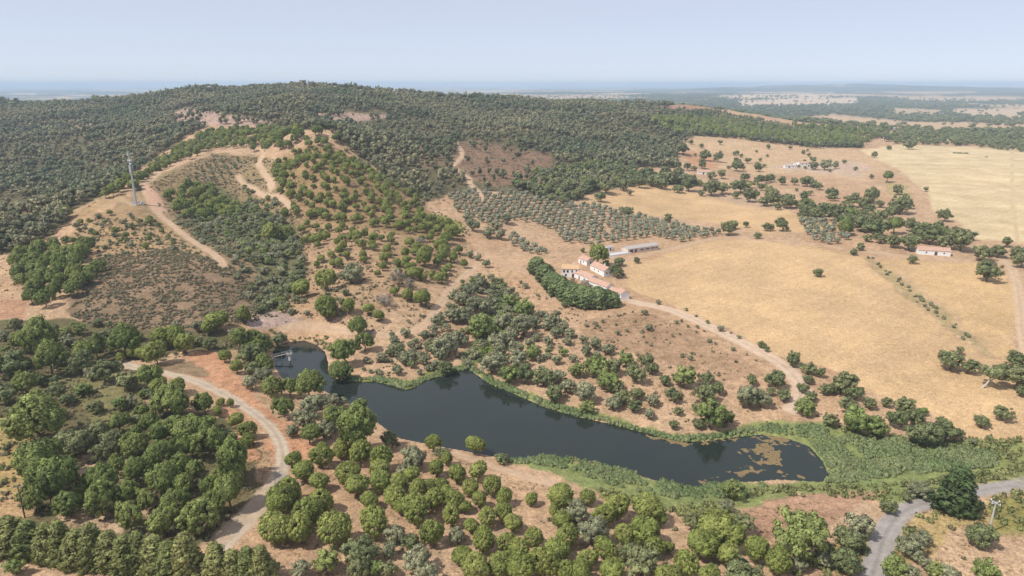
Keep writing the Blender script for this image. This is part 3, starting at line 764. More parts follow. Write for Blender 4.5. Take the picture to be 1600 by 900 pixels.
def whole_mesh(kind, seed, lod):
    e = kind_meshes(kind, seed, lod)
    if e[3] is None:
        V_, T_, Q_, N_, I_, tr, mat = e[2]
        if tr is None:
            e[3] = e[0]
        else:
            tv = np.array(tr.v); f4 = np.array([f for f in tr.f if len(f) == 4]) + len(V_)
            n_ = len(T_) + len(Q_)
            e[3] = mesh_np(kind + '_tree', np.vstack([V_, tv]), [T_, Q_, f4], [M[mat], M['bark']], np.concatenate([np.zeros(n_), np.ones(len(f4))]),
                           normals=np.vstack([N_, (tv - tv.mean(0)) * (1, 1, 0.01) + (1e-4, 0, 0)]), tint=np.concatenate([I_, np.full(len(tv), 0.5)]))
    return e[3]
# crown centre height and total height, in crown widths
CEN = {'pine': 0.58, 'umbrella': 0.57, 'oak': 0.50, 'grey': 0.50, 'fresh': 0.5, 'bush': 0.36, 'olive': 0.56, 'cedar': 0.95, 'roundconifer': 0.55, 'euca': 0.85, 'dead': 0.36}
NVAR = 7

# ------------------------------------------------------------------ trees measured in the photograph: kind -> (column, row of the crown's centre, crown width)
T = []
def put(kind, s, zone=None):
    for e in s.split():
        u, v, w = map(float, e.split(','))
        T.append((kind, u, v, w, zone))
put('umbrella', '''62,722,75 82,745,82 55,777,45 76,772,32 107,785,44 152,748,56 155,778,54 210,735,42 200,765,45 255,747,50 225,778,38 200,803,50 255,812,52
 272,782,44 310,800,62 287,755,34 320,757,36 360,766,60 370,735,40 310,732,36 365,712,68 327,690,50 250,707,48 210,695,44 302,668,60 268,668,34 245,677,40
 205,692,36 60,647,86 37,597,42 77,560,50 62,522,70 35,530,36 192,530,54 130,547,44 150,540,34 262,617,52 282,628,44 247,634,30 232,587,40 319,628,34 185,660,36
 215,672,24 222,640,24 340,745,36 230,720,36 180,725,34 285,725,36 130,760,34 330,785,40 285,700,40 230,660,30''', 'leftwood')
put('umbrella', '562,662,76 522,650,44 482,600,46 452,604,30 422,602,36 442,632,38 482,675,36 415,567,34 407,540,36 542,547,46 530,577,38 570,532,32 560,510,30 397,528,36 370,527,40 395,545,30', 'inlet')
put('pine', '''247,597,28 275,600,28 345,626,15 360,629,12 339,641,17 370,654,28 385,667,32 389,684,24 207,548,24 225,548,24 243,549,36 250,525,34 270,522,36 290,535,32 190,555,18
 337,497,36 327,507,26 350,555,20 370,572,20 380,492,24''', 'leftwood')
put('pine', '''455,716,27 475,732,34 496,750,32 501,710,34 532,702,26 562,705,38 450,765,44 437,785,50 500,780,42 482,802,50 427,820,56 520,825,54 470,825,46 547,735,40 555,755,42
 595,715,36 595,731,34 595,752,32 576,780,28 582,815,48 615,775,38 647,795,46 642,742,32 650,762,32 682,731,28 677,779,34 687,755,30 714,740,30 710,780,32 706,805,32 677,831,42 747,736,32
 737,762,26 767,757,32 749,780,27 790,775,30 762,807,32 785,797,30 735,817,28 754,840,42 725,865,36 745,882,52 790,842,36 797,868,36 677,692,26 697,716,22 560,692,32 505,697,24 535,695,24
 622,752,30 628,790,28 668,760,26 725,790,24 700,768,24''', 'midplant')
put('pine', '742,694,30', 'bankpine')
put('pine', '''831,777,24 877,771,42 917,775,28 864,797,20 877,812,34 882,837,38 947,802,36 965,787,46 1012,792,48 1032,808,28 1009,827,46 975,835,32 944,855,36 1022,855,32 1046,854,18 835,837,34
 810,857,36 870,857,42 850,875,50 812,885,46 920,870,34 907,890,40 957,890,42 1072,880,42 1122,825,60 1095,847,50 1142,837,46 1137,867,36 1185,855,42 1215,872,44 800,815,30 815,800,0.1 1040,900,40 1105,895,42
 780,880,36 885,893,34''', 'rightplant')
put('pine', '''471,356,14 494,371,22 494,352,13 534,369,15 535,382,17 529,391,15 541,397,15 529,359,13 559,366,20 566,380,15 567,396,15 581,372,16 596,370,12 605,389,16 600,402,16 597,416,13 611,374,12
 632,394,15 635,404,14 621,409,14 647,391,13 640,377,15 646,424,22 637,415,15 662,432,14 675,427,14 685,434,15 662,400,26 695,387,20 690,397,18 710,400,18 716,389,15 682,409,15 702,415,14 695,421,14 725,411,13
 697,370,20 707,362,22 687,380,20 637,460,18 660,462,27 616,454,14 575,482,18 544,477,22 529,411,16 591,492,18 512,485,30 510,435,34 470,447,34 450,360,24 420,362,30 507,475,36 652,386,16 670,388,16''', 'hill')
put('grey', '''650,712,44 630,732,26 620,832,34 610,858,30 652,872,46 715,837,28 665,896,40 470,888,36 900,797,42 925,830,50 1135,790,24 487,630,42 517,625,26 475,652,40 512,670,32 457,672,22 410,585,28 535,627,18
 1345,817,46 1292,875,30 1247,882,30 1437,762,34 1424,847,44 1442,840,28 1430,862,30 1450,882,24 1487,893,36 1422,893,30 392,595,28''', 'southgrey')
put('oak', '''110,695,58 160,697,46 145,668,42 105,687,52 175,683,34 120,565,46 162,577,42 195,590,42 15,570,50 5,615,36 432,527,30 325,535,24 390,552,40 392,575,24 305,530,22 90,610,26''', 'leftoak')
put('oak', '612,686,30 784,714,24 642,845,30 565,855,54 560,884,42 607,886,30 420,885,34 985,860,40 1007,880,56 1085,815,28 1157,817,38 1160,885,60 1324,840,46 1324,875,48 1390,789,28 1416,777,16 1535,830,50 715,732,22 690,705,22', 'southoak')
put('fresh', '510,876,44 585,886,26 1270,872,24 1400,885,40 1465,890,28 1542,893,40 1147,765,36 1245,832,90', 'southfresh')
put('grey', '''617,531,20 632,557,26 597,557,18 662,560,20 665,522,18 680,500,16 677,512,16 700,537,42 687,552,24 715,527,30 707,490,28 725,490,32 775,532,28 770,562,44 790,525,30 622,577,18 740,475,30 722,465,24 755,480,26 735,450,30 750,440,22
 815,507,40 835,500,26 862,497,28 854,508,18 840,526,15 856,532,17 869,520,18 880,509,20 891,519,20 886,531,17 827,535,20 807,542,28 844,557,16 810,560,30 869,560,18 896,559,16 912,529,16 916,546,20 932,534,24 951,544,22 934,552,16
 872,587,24 887,600,28 917,610,36 960,625,28 1021,625,22 1165,617,42 1190,620,32 1017,645,20 790,500,30 800,520,26 780,545,26''', 'northgrey')
put('fresh', '832,550,28 979,559,28 900,577,26 930,570,40 950,592,36 917,635,24 1070,587,38 1112,647,50 1340,655,46 1370,667,36 1259,635,30 1442,640,18 795,582,34 750,507,46 820,482,30 800,468,26', 'northfresh')
put('oak', '''697,572,28 820,582,36 850,585,36 865,610,34 957,572,30 960,602,26 975,617,28 997,612,24 990,630,27 1010,560,30 995,582,33 1020,575,22 1040,592,22 1055,615,27 1059,640,18 1102,587,26 1100,611,38 1125,605,22 1087,635,16 1135,650,26 1090,660,20
 1177,592,20 1052,662,18 1239,560,25 1261,571,27 1282,582,18 1264,590,20 1215,592,34 1205,610,16 1227,615,24 1254,605,20 1269,619,20 1290,607,22 1317,595,40 1305,605,22 1335,612,28 1296,651,30 1332,632,34 1360,627,24 1384,626,20 1412,632,32
 1405,655,34 1432,650,30 1450,675,50 1480,670,38 1470,655,18 1497,675,18 1535,656,25 1190,536,14 1197,543,12''', 'northoak')
put('oak', '1570,642,31', 'lonely1')
put('oak', '1487,561,36 1515,570,28 1501,547,16 1566,577,30 1590,560,30 1590,587,44 1597,610,20', 'fieldoak')
put('oak', '1279,423,18', 'lonely2')
put('oak', '''1335,391,15 1345,385,13 1426,404,16 1537,392,32 1560,390,24 1572,377,18 1590,392,28 1597,405,26 1504,370,42 1520,368,16 1477,375,28 1455,362,38 1467,350,15 1422,375,32 1397,375,24 1377,370,20 1372,352,38 1350,345,34 1375,337,30 1320,342,28
 1305,330,30 1287,327,22 1267,320,34 1257,330,24 1277,332,24 1230,311,28 1210,307,28 1215,322,12 1205,355,12 1224,349,24 1356,370,15 1350,317,22 1355,325,20 1330,310,28 1300,300,20 1299,306,16 1364,304,26 1375,316,16 1397,329,25 1407,315,38 1405,295,18 1422,318,16
 1447,294,10 1477,334,24 1362,275,8 1245,295,7 1266,301,9 1205,277,14 1222,282,14 1241,282,14 1262,281,20 1281,290,14 1272,286,14 1367,241,11 1389,229,10 1422,224,18''', 'rightoak')
put('oak', '1546,420,38', 'lonely3')
put('umbrella', '1400,350,28 1322,355,24', 'rightpine')
put('umbrella', '1386,273,20', 'lonepine')
put('oak', '''1122,244,18 1152,257,20 1168,249,12 1186,260,16 1125,222,8 1067,230,22 1100,240,20 1097,255,16 1060,257,14 1075,259,14 1085,262,10 1050,275,24 1077,285,26 1112,290,30 1130,292,22 1157,288,26 1150,303,14 1172,302,26 1196,312,20 1127,271,16 1112,272,16 1165,275,16
 1185,279,18 1198,279,14 980,327,20 938,306,18 1044,340,15 1139,355,25 1146,350,16 1166,350,11 1184,366,14 1198,354,14 1059,292,18 1096,300,12 984,301,8 1020,279,24 1035,284,22 1000,282,22 975,287,22 950,290,24 1062,268,20 1040,268,20 905,298,24 920,286,24 890,286,24''', 'uppersoak')
put('grey', '1272,257,16 1290,255,20 1305,257,12 547,422,40 735,395,15 746,400,13 759,411,14 740,350,22 762,362,20 783,365,18 775,350,18 790,340,20 730,338,16', 'midgrey')
put('roundconifer', '839,410,32 852,420,34 863,431,36 874,440,36 885,447,36 897,453,37 909,457,37 921,459,38 933,459,38 945,459,36 956,462,30', 'farmhedge')
put('umbrella', '932,394,36', 'farmpine')
put('oak', '966,421,25 968,406,18 995,405,12 947,411,14 882,474,13 911,390,9', 'farmoak')
put('grey', '''821,446,11 813,440,7 842,462,5 1029,471,10 1007,487,11 916,507,8 931,505,10 942,501,7 951,494,4 962,506,6 965,519,10 979,515,7 1015,510,14 1004,516,6 1051,524,6 1067,554,9 1079,557,12 1017,538,6 1109,531,9 1075,509,6 1090,510,6 1146,544,9 1106,502,7 1155,525,8
 1127,512,12 1167,553,5 1057,502,8 1065,500,6 1118,536,6 1010,534,5 1520,689,14 1100,516,5 1088,518,5 1181,562,5''', 'dryshrub')
put('dead', '895,437,12 914,442,20 922,447,12 622,432,36 600,467,32 657,375,20 640,442,24 575,520,18', 'deadbush')

T = [t for t in T if t[3] > 1]
# plantations and woods where trees stand too thick to list: filled by spacing on the ground
def scatter(poly, spacing, kinds, dm, jitter=0.35, rows=None, vis=True, seed=1, thin=1.0, clump=0.0, ymax=2300):
    """ground points inside an outline of the photograph on a jittered lattice (rows = lattice angle); dm = crown width range in metres"""
    g = np.random.default_rng(seed)
    w = cast([p[0] for p in poly], [min(max(p[1], 133.5), 899) for p in poly])
    x0, x1, y0, y1 = w[:, 0].min() - 20, w[:, 0].max() + 20, w[:, 1].min() - 20, w[:, 1].max() + 20
    lim = ymax; x0, x1, y1 = max(x0, -lim), min(x1, lim), min(y1, lim)
    c, s = (math.cos(rows), math.sin(rows)) if rows is not None else (1, 0)
    R = math.hypot(x1 - x0, y1 - y0) / 2; mx, my = (x0 + x1) / 2, (y0 + y1) / 2
    gx, gy = np.meshgrid(np.arange(-R, R, spacing), np.arange(-R, R, spacing))
    if rows is None: gx = gx + (np.arange(len(gx)) % 2)[:, None] * spacing / 2
    gx = gx + (g.random(gx.shape) - 0.5) * 2 * jitter * spacing; gy = gy + (g.random(gx.shape) - 0.5) * 2 * jitter * spacing
    x = (mx + gx * c - gy * s).ravel(); y = (my + gx * s + gy * c).ravel()
    k = (x > x0) & (x < x1) & (y > y0) & (y < y1) & (y > 60); x, y = x[k], y[k]
    if not len(x): return
    z = height(x, y); u, v, f = project(x, y, z)
    k = in_poly(u, v, poly) & (g.random(len(x)) < thin)
    if clump: k &= fbm(x / 22, y / 22, 81, 3) > clump
    x, y, z, u, v, f = (q_[k] for q_ in (x, y, z, u, v, f))
    if not len(x): return
    # seen from the viewpoint?
    tt = np.linspace(0.25, 0.985, 44)
    hz = height((x[:, None] * tt).ravel(), (y[:, None] * tt).ravel()).reshape(len(x), -1)
    ok = (hz < CAMZ + (z[:, None] + 4 - CAMZ) * tt).all(1)
    if vis: x, y, z, f = x[ok], y[ok], z[ok], f[ok]
    kk = g.choice(len(kinds), len(x), p=None) if len(kinds) > 1 else np.zeros(len(x), int)
    D = dm[0] + (dm[1] - dm[0]) * g.random(len(x))
    return [(kinds[kk[i]], x[i], y[i], z[i], D[i], f[i]) for i in range(len(x))]
SC = []      # scattered: (kind, x, y, z, D, depth, zone)
def sc_add(zone, *a, **k):
    r = scatter(*a, **k) or []
    SC.extend([t + (zone,) for t in r])
sc_add('hill', [(425,258),(480,232),(530,238),(570,262),(610,290),(655,312),(662,330),(690,350),(722,362),(728,380),(700,372),(640,366),(600,358),(560,352),(500,345),(440,345),(456,325),(430,300)], 7.0, ['pine'], (4.2, 6.6), 0.42, seed=3, thin=0.86)
sc_add('ridgepine', [(400,222),(440,215),(520,205),(535,225),(500,235),(470,228),(430,238),(400,240),(385,232)], 9, ['umbrella'], (7, 10), 0.4, seed=4, thin=0.75)
sc_add('ridgepine', [(300,222),(330,205),(400,200),(480,205),(400,228),(330,236),(270,260),(235,275),(235,262)], 9, ['pine', 'umbrella'], (5.5, 8), 0.4, seed=5, thin=0.8)
sc_add('towerslope', [(255,310),(300,290),(340,300),(380,330),(370,345),(330,345),(290,345),(265,330)], 8, ['umbrella', 'pine'], (6, 9), 0.4, seed=6)
sc_add('towerslope', [(130,330),(200,285),(225,280),(215,300),(195,300),(140,322),(105,345),(85,350)], 8, ['umbrella', 'pine'], (6, 9), 0.4, seed=7)
sc_add('towerslope', [(90,370),(150,335),(200,328),(235,345),(270,372),(290,392),(220,392),(160,392),(110,395)], 9, ['bush', 'oak', 'pine'], (3, 5.5), 0.45, seed=8, thin=0.75)
sc_add('slopeclump', [(28,405),(80,395),(140,395),(158,435),(120,470),(60,490),(40,465),(25,435)], 8.5, ['umbrella'], (8, 11), 0.3, seed=9)
sc_add('youngrows', [(290,278),(330,250),(380,246),(378,262),(350,290),(310,300)], 7, ['bush'], (2.2, 3.4), 0.1, rows=0.5, seed=10)
sc_add('youngrows', [(300,208),(360,200),(470,205),(400,213),(330,225)], 9, ['bush'], (2.5, 3.5), 0.1, rows=0.3, seed=11)
sc_add('gully', [(300,345),(340,330),(390,320),(440,345),(470,385),(480,430),(450,490),(395,485),(415,445),(395,400),(345,370)], 5.0, ['grey', 'oak', 'fresh', 'bush'], (3.5, 6), 0.45, seed=12, thin=0.9)
sc_add('gully', [(380,290),(420,300),(450,330),(440,350),(390,330)], 6.0, ['bush', 'fresh'], (3, 5), 0.45, seed=13, thin=0.8)
sc_add('leftoak', [(0,515),(110,505),(330,515),(425,525),(410,545),(280,540),(200,570),(185,600),(330,660),(400,690),(380,730),(250,720),(90,720),(50,690),(0,640)], 6.5, ['oak', 'grey', 'fresh'], (3.5, 6), 0.45, seed=14, thin=0.65)
sc_add('gully', [(395,440),(480,430),(540,450),(545,500),(500,530),(430,505),(395,490)], 6.0, ['bush', 'grey', 'oak', 'bush'], (2.5, 5), 0.45, seed=33, thin=0.65)
sc_add('hill', [(470,352),(640,368),(725,382),(720,425),(690,445),(640,440),(560,430),(480,420)], 8.5, ['pine'], (3.6, 5.4), 0.45, seed=34, thin=0.5)
sc_add('creek', [(560,520),(640,500),(690,500),(720,560),(660,590),(580,588),(545,580)], 5.5, ['bush', 'grey', 'bush'], (2, 4), 0.45, seed=35, thin=0.6)
sc_add('towerslope', [(75,395),(150,345),(240,345),(300,385),(330,405),(250,395),(150,405),(100,415)], 5.5, ['bush'], (1.6, 3.2), 0.45, seed=36, thin=0.45)
sc_add('gully', [(262,336),(300,340),(345,362),(395,398),(422,450),(402,482),(362,430),(343,402),(303,373),(275,350)], 4.6, ['bush', 'grey', 'bush', 'oak'], (2.2, 4.6), 0.45, seed=37, thin=0.85)
sc_add('ridgepine', [(208,300),(232,265),(295,222),(400,198),(420,206),(330,222),(262,262),(232,285),(222,300)], 7.5, ['pine', 'oak', 'bush'], (3.5, 7), 0.45, seed=38, thin=0.75)
sc_add('ridgepine', [(515,203),(560,222),(625,270),(690,306),(665,325),(600,285),(540,240)], 6.5, ['bush', 'oak', 'grey'], (3, 6), 0.45, seed=39, thin=0.7)
sc_add('gully', [(330,255),(420,250),(425,300),(400,310),(370,285),(350,295),(300,300)], 8, ['bush'], (1.8, 3.4), 0.45, seed=41, thin=0.4)
sc_add('olive', [(700,308),(745,299),(800,303),(850,309),(900,318),(950,326),(1010,341),(1075,355),(1128,366),(1120,376),(1062,380),(1035,373),(1015,372),(970,380),(930,384),(905,384),(880,378),(862,362),(830,350),(795,346),(770,358),(740,345),(715,332)], 6.6, ['olive'], (4.0, 5.2), 0.13, rows=0.62, seed=16, thin=0.95)
sc_add('olive', [(798,368),(815,372),(832,386),(852,396),(846,402),(815,394),(798,386)], 6, ['olive'], (3.8, 5), 0.2, rows=0.62, seed=17)
sc_add('olive2', [(1243,350),(1262,338),(1300,348),(1335,362),(1335,372),(1300,384),(1270,378)], 7, ['olive'], (4.2, 5.4), 0.2, rows=0.3, seed=18, thin=0.85)
sc_add('creek', [(690,470),(740,430),(790,450),(820,480),(870,490),(830,600),(790,600),(750,575),(690,580),(620,580),(600,560),(640,520)], 6.0, ['grey', 'grey', 'oak', 'bush'], (3.5, 5.5), 0.45, seed=19, thin=0.95, clump=0.30)
sc_add('creek', [(715,445),(760,430),(800,455),(830,490),(880,495),(900,540),(860,590),(800,595),(760,560),(700,575),(660,560),(690,510)], 4.6, ['grey', 'bush', 'oak', 'fresh'], (2.6, 4.8), 0.45, seed=42, thin=0.6)
sc_add('oakwood', [(800,298),(840,272),(920,262),(1000,268),(1060,280),(1100,292),(1010,288),(930,298),(900,314),(870,310)], 9.5, ['oak', 'oak', 'fresh'], (7, 10.5), 0.42, seed=20)
sc_add('oakwood', [(830,300),(900,312),(870,322),(835,312)], 9.5, ['oak'], (7, 10), 0.42, seed=21)
sc_add('creekband', [(1160,290),(1240,308),(1300,330),(1380,350),(1470,362),(1500,380),(1440,385),(1380,378),(1310,345),(1240,325)], 12, ['oak', 'oak', 'fresh'], (8, 12), 0.45, seed=22, thin=0.6)
sc_add('dehesa', [(1060,225),(1130,222),(1240,232),(1330,245),(1340,270),(1240,268),(1150,268),(1090,250)], 24, ['oak'], (4, 8), 0.5, seed=23, thin=0.45)
sc_add('dehesa', [(1360,215),(1440,207),(1620,216),(1620,240),(1500,228),(1400,226)], 15, ['oak'], (9, 14), 0.45, seed=24, thin=0.9)
sc_add('dehesa', [(1340,200),(1620,205),(1620,216),(1440,210),(1360,214)], 26, ['oak'], (9, 15), 0.45, seed=25, thin=0.7)
sc_add('dehesa', [(1230,196),(1390,205),(1360,222),(1345,232),(1250,205)], 16, ['oak', 'umbrella'], (9, 13), 0.45, seed=26, thin=0.9)
sc_add('dehesa', [(1240,170),(1620,172),(1620,196),(1450,192),(1300,180),(1240,186)], 40, ['oak'], (12, 20), 0.45, seed=27, thin=0.55)
sc_add('pinewood', [(1010,190),(1100,185),(1200,200),(1340,222),(1345,232),(1270,230),(1200,222),(1110,214),(1050,212)], 13, ['umbrella', 'pine'], (9, 12), 0.42, seed=28)
sc_add('marsh', [(1300,700),(1420,695),(1560,700),(1560,745),(1400,760)], 13, ['bush'], (1.5, 3), 0.5, seed=29, thin=0.25)
sc_add('hedgerow', [(1352,400),(1360,400),(1420,448),(1500,512),(1545,560),(1535,562),(1490,517),(1410,455)], 3.6, ['bush'], (1.2, 2.6), 0.45, seed=30, thin=0.6)
sc_add('hedgerow', [(1040,478),(1075,486),(1140,518),(1210,553),(1206,557),(1130,522),(1070,491)], 4, ['bush'], (1.0, 2.2), 0.45, seed=31, thin=0.6)
# forest of the ridge
FOR = scatter([(p[0] if p[0] > 0 else -330, p[1] + (4 if p[1] < 172 else 0)) for p in FOREST], 5.4, ['euca'], (3.4, 7.6), 0.45, vis=True, seed=40, clump=0.0) or []
fx = np.array([[t[1], t[2], t[3], t[4]] for t in FOR])
fu, fv, _ = project(fx[:, 0], fx[:, 1], fx[:, 2])
dens = np.ones(len(fx))
for poly, k in (([(255,176),(300,166),(350,176),(440,190),(400,200),(330,198),(280,198)], 0.12), ([(50,190),(100,186),(160,190),(140,202),(90,207),(20,212),(0,205)], 0.3), ([(440,170),(490,176),(560,174),(620,182),(560,192),(500,190)], 0.35),
                ([(700,225),(740,216),(800,230),(860,238),(872,262),(830,287),(760,294),(730,278),(705,250)], 0.2), ([(650,205),(680,225),(700,262),(650,300),(620,260),(640,235)], 0.5), ([(960,160),(1060,160),(1130,166),(1130,174),(1040,178),(970,174)], 0.12),
                ([(475,150),(510,150),(525,158),(480,160)], 0.3), ([(100,330),(140,320),(190,300),(200,310),(150,332),(110,347)], 0.1), ([(0,308),(60,316),(70,347),(20,352),(0,347)], 0.25)):
    dens[in_poly(fu, fv, poly)] = k
for L in ROADW:
    dd = poly_dist(fx[:, 0], fx[:, 1], L, False); dens[dd < 5] = 0
fx = fx[(rng.random(len(fx)) < dens * np.clip(0.55 + 3.2 * (fbm(fx[:, 0] / 90, fx[:, 1] / 90, 91, 4) - 0.40), 0.22, 1))]
# behind the crest and down the far side the wood goes on
ang = rng.uniform(-0.75, 0.22, 5200); rad = rng.uniform(1300, 2100, 5200)
bx, by = rad * np.sin(ang), rad * np.cos(ang); bz = height(bx, by)
fx = np.vstack([fx, np.stack([bx, by, bz, rng.uniform(5, 9, len(bx))], 1)[bz > 30]])

# ------------------------------------------------------------------ resolve the measured trees onto the ground
TREES = []   # kind, x, y, z, D, depth, zone, u, v
u = np.array([t[1] for t in T]); v = np.array([t[2] for t in T]); w = np.array([t[3] for t in T]); kf = np.array([CEN[t[0]] for t in T])
D = np.full(len(T), 6.0)
for _ in range(4):
    p = cast(u, v, D * kf)
    f = project(p[:, 0], p[:, 1], p[:, 2])[2]
    D = w * f / FPX * 1.04
for i, t in enumerate(T):
    TREES.append([t[0], p[i, 0], p[i, 1], p[i, 2], D[i], f[i], t[4]])
hand = p[:, :2]
sx = np.array([[t[1], t[2], t[4]] for t in SC])
keep = ~in_poly(sx[:, 0], sx[:, 1], LAKE)
for L in ROADW[:12]:
    keep &= poly_dist(sx[:, 0], sx[:, 1], L, False) > 2.6
for i in range(len(hand)):
    keep &= (sx[:, 0] - hand[i, 0]) ** 2 + (sx[:, 1] - hand[i, 1]) ** 2 > (0.38 * (D[i] + sx[:, 2])) ** 2
TREES += [list(SC[i][:7]) for i in np.nonzero(keep)[0]]

NOUN = {'pine': ('stone_pine', 'round green stone pine', 'pine tree'), 'umbrella': ('umbrella_pine', 'dark umbrella pine', 'pine tree'), 'oak': ('oak_tree', 'dark green oak', 'oak tree'), 'grey': ('grey_shrub', 'grey-green rounded shrub', 'shrub'),
        'fresh': ('broadleaf_tree', 'bright green broadleaf tree', 'tree'), 'bush': ('small_bush', 'small low bush', 'bush'), 'olive': ('olive_tree', 'silvery olive tree', 'olive tree'), 'roundconifer': ('hedge_conifer', 'broad dark conifer', 'conifer'),
        'dead': ('leafless_bush', 'leafless grey bush', 'bush'), 'cedar': ('row_conifer', 'tall ragged conifer', 'conifer')}
SPECIAL = {('pine', 'bankpine'): 'lone round stone pine standing on the near shore against the water', ('oak', 'lonely1'): 'grey-green oak standing alone near the right end of the wheat field',
 ('oak', 'lonely2'): 'single dark round tree standing in the middle of the wheat field', ('oak', 'lonely3'): 'wide dark oak at the far corner of the stubble field', ('umbrella', 'lonepine'): 'flat-topped umbrella tree standing alone in the pale pasture',
 ('umbrella', 'farmpine'): 'big domed umbrella pine behind the farmhouse roofs', ('fresh', 'southfresh', 90): 'largest bright green broadleaf tree left of the grey road', ('umbrella', 'inlet', 76): 'largest umbrella pine overhanging the near bank of the lake'}
ZSHORT = {'leftwood': 'wood by the gravel track', 'inlet': 'trees around the lake inlet', 'midplant': 'plantation between track and lake', 'rightplant': 'plantation below the reed bank', 'hill': 'hillside pine plantation',
 'southgrey': 'near side of the lake', 'leftoak': 'wood below the scrub slope', 'southoak': 'near side of the lake', 'southfresh': 'near side of the lake', 'northgrey': 'far bank and stream', 'northfresh': 'far bank of the lake',
 'northoak': 'far bank below the wheat', 'fieldoak': 'clump ending the wheat field', 'rightoak': 'tree belt behind the wheat', 'rightpine': 'tree belt behind the wheat', 'uppersoak': 'surrounds of the upper field', 'midgrey': 'olive grove and hillside edge',
 'farmhedge': 'curved farm hedge', 'farmoak': 'farm yard', 'dryshrub': 'dry slope below the farm', 'deadbush': 'pine hillside', 'ridgepine': 'pine hill crest', 'towerslope': 'slopes around the mast', 'slopeclump': 'clump on the scrub slope',
 'youngrows': 'young hilltop rows', 'gully': 'gully below the mast', 'olive': 'olive grove behind the farm', 'olive2': 'small grove beyond the wheat', 'creek': 'stream thicket', 'oakwood': 'oak wood above the olives', 'creekband': 'belt along the far creek',
 'dehesa': 'far dry pastures', 'pinewood': 'pine wood on the spur', 'marsh': 'green marsh', 'hedgerow': 'wheat field boundary', 'row': 'lower edge conifer row'}
ORD = ['first', 'second', 'third', 'fourth', 'fifth', 'sixth', 'seventh', 'eighth', 'ninth']
def place_labels(items):
    """items: (object, noun, zone, column, row, px) -> a label for each: which part of its zone, and its turn from the left there"""
    groups = {}
    for it in items: groups.setdefault((it[1], it[2]), []).append(it)
    for (noun, zone), g_ in groups.items():
        zs_ = ZSHORT[zone]; n_ = len(g_)
        if n_ == 1:
            g_[0][0]['label'] = noun + ' in the ' + zs_; continue
        nr = 1 if n_ <= 9 else (2 if n_ <= 30 else (3 if n_ <= 70 else 5))
        g_.sort(key=lambda t: t[4])
        rows_ = [list(a_) for a_ in np.array_split(np.array(g_, dtype=object), nr)]
        rw = {1: [''], 2: ['upper', 'lower'], 3: ['upper', 'middle', 'lower'], 5: ['top', 'upper', 'middle', 'lower', 'bottom']}[nr]
        for r_, rn in zip(rows_, rw):
            r_.sort(key=lambda t: t[3])
            nc = 1 if len(r_) <= 9 else (2 if len(r_) <= 18 else 3)
            cells = [list(a_) for a_ in np.array_split(np.array(r_, dtype=object), nc)]
            cw = {1: [''], 2: ['left', 'right'], 3: ['left', 'centre', 'right']}[nc]
            for c_, cn in zip(cells, cw):
                where = ' '.join(x for x in (rn, cn) if x)
                where = (where + ' of ') if where else ''
                if len(c_) <= 9 and min(t[5] for t in c_) > 7:
                    for k_, t in enumerate(c_):
                        t[0]['label'] = '%s, %s from left in %s%s' % (noun, ORD[k_], where, zs_)
                        t[0]['group'] = noun + ' in the ' + zs_
                else:
                    for t in c_:
                        t[0]['label'] = '%s in %s%s' % (noun, where, zs_); t[0]['group'] = noun + ' in the ' + zs_
ITEMS = []
def make_tree(kind, x, y, z, D_, f, zone, label=None, rot=None, zs=1.0):
    name, noun, cat = NOUN[kind]
    px = D_ * FPX / f
    seed = random.randrange(NVAR); lod = 0 if px > 17 else 1
    rot = random.uniform(0, 6.283) if rot is None else rot
    s = (D_ * random.uniform(0.88, 1.1), D_ * random.uniform(0.88, 1.1), D_ * zs * random.uniform(0.88, 1.1))
    if px >= 13 and kind not in ('bush',):
        crown, trunk = kind_meshes(kind, seed, lod)[:2]
        o = link(name, None, None, (x, y, z - 0.05)); o.scale = s; o.rotation_euler = (0, 0, rot)
        o.empty_display_size = 0.2
        link('trunk', trunk, o); link('crown', crown, o)
    else:
        o = link(name, whole_mesh(kind, seed, lod), None, (x, y, z - 0.05)); o.scale = s; o.rotation_euler = (0, 0, rot)
    o['category'] = cat
    if label: o['label'] = label
    else:
        pu, pv, _ = project(x, y, z + CEN[kind] * D_)
        ITEMS.append((o, noun, zone, float(pu), float(pv), float(px)))
    return o
byname = {}
for t in TREES:
    byname.setdefault(NOUN[t[0]][0], []).append(t)
REST = []
for name, lst in byname.items():
    lst.sort(key=lambda t: -t[4] / t[5])
    for i, t in enumerate(lst):
        wpx = t[4] * FPX / t[5]
        if i < 300 and wpx > 3.5:
            lab = SPECIAL.get((t[0], t[6])) or next((SPECIAL[k] for k in SPECIAL if len(k) == 3 and k[:2] == (t[0], t[6]) and abs(wpx / 1.04 - k[2]) < 1.2), None)
            make_tree(*t, label=lab, zs=0.74 if t[0] == 'roundconifer' else 1.0)
        else:
            REST.append(t)

# the row of tall conifers along the lower left, and single specimens
def at(u_, v_, lift=0.0):
    return cast([u_], [v_], lift)[0]
for i, (u_, v_, wpx, hpx) in enumerate([(20,858,52,46),(50,868,45,51),(78,872,42,49),(100,874,37,57),(124,880,45,51),(150,884,45,58),(176,886,45,53),(200,892,45,51),(222,890,37,58),(246,896,45,55),(270,900,47,55),(296,902,50,64),
                                  (342,905,45,53),(366,907,45,47),(390,908,45,49),(412,910,45,51)]):
    q_ = at(u_, v_); f_ = project(*q_)[2]
    Dm = wpx * f_ / FPX; zs = hpx / wpx * 1.18 / 1.9
    make_tree('cedar', q_[0], q_[1], q_[2], Dm, f_, 'row', zs=zs)
q_ = at(320, 905); f_ = project(*q_)[2]
make_tree('dead', q_[0], q_[1], q_[2], 26 * f_ / FPX, f_, 'deadbush', label='bare grey dead tree in the gap of the conifer row', zs=2.2)
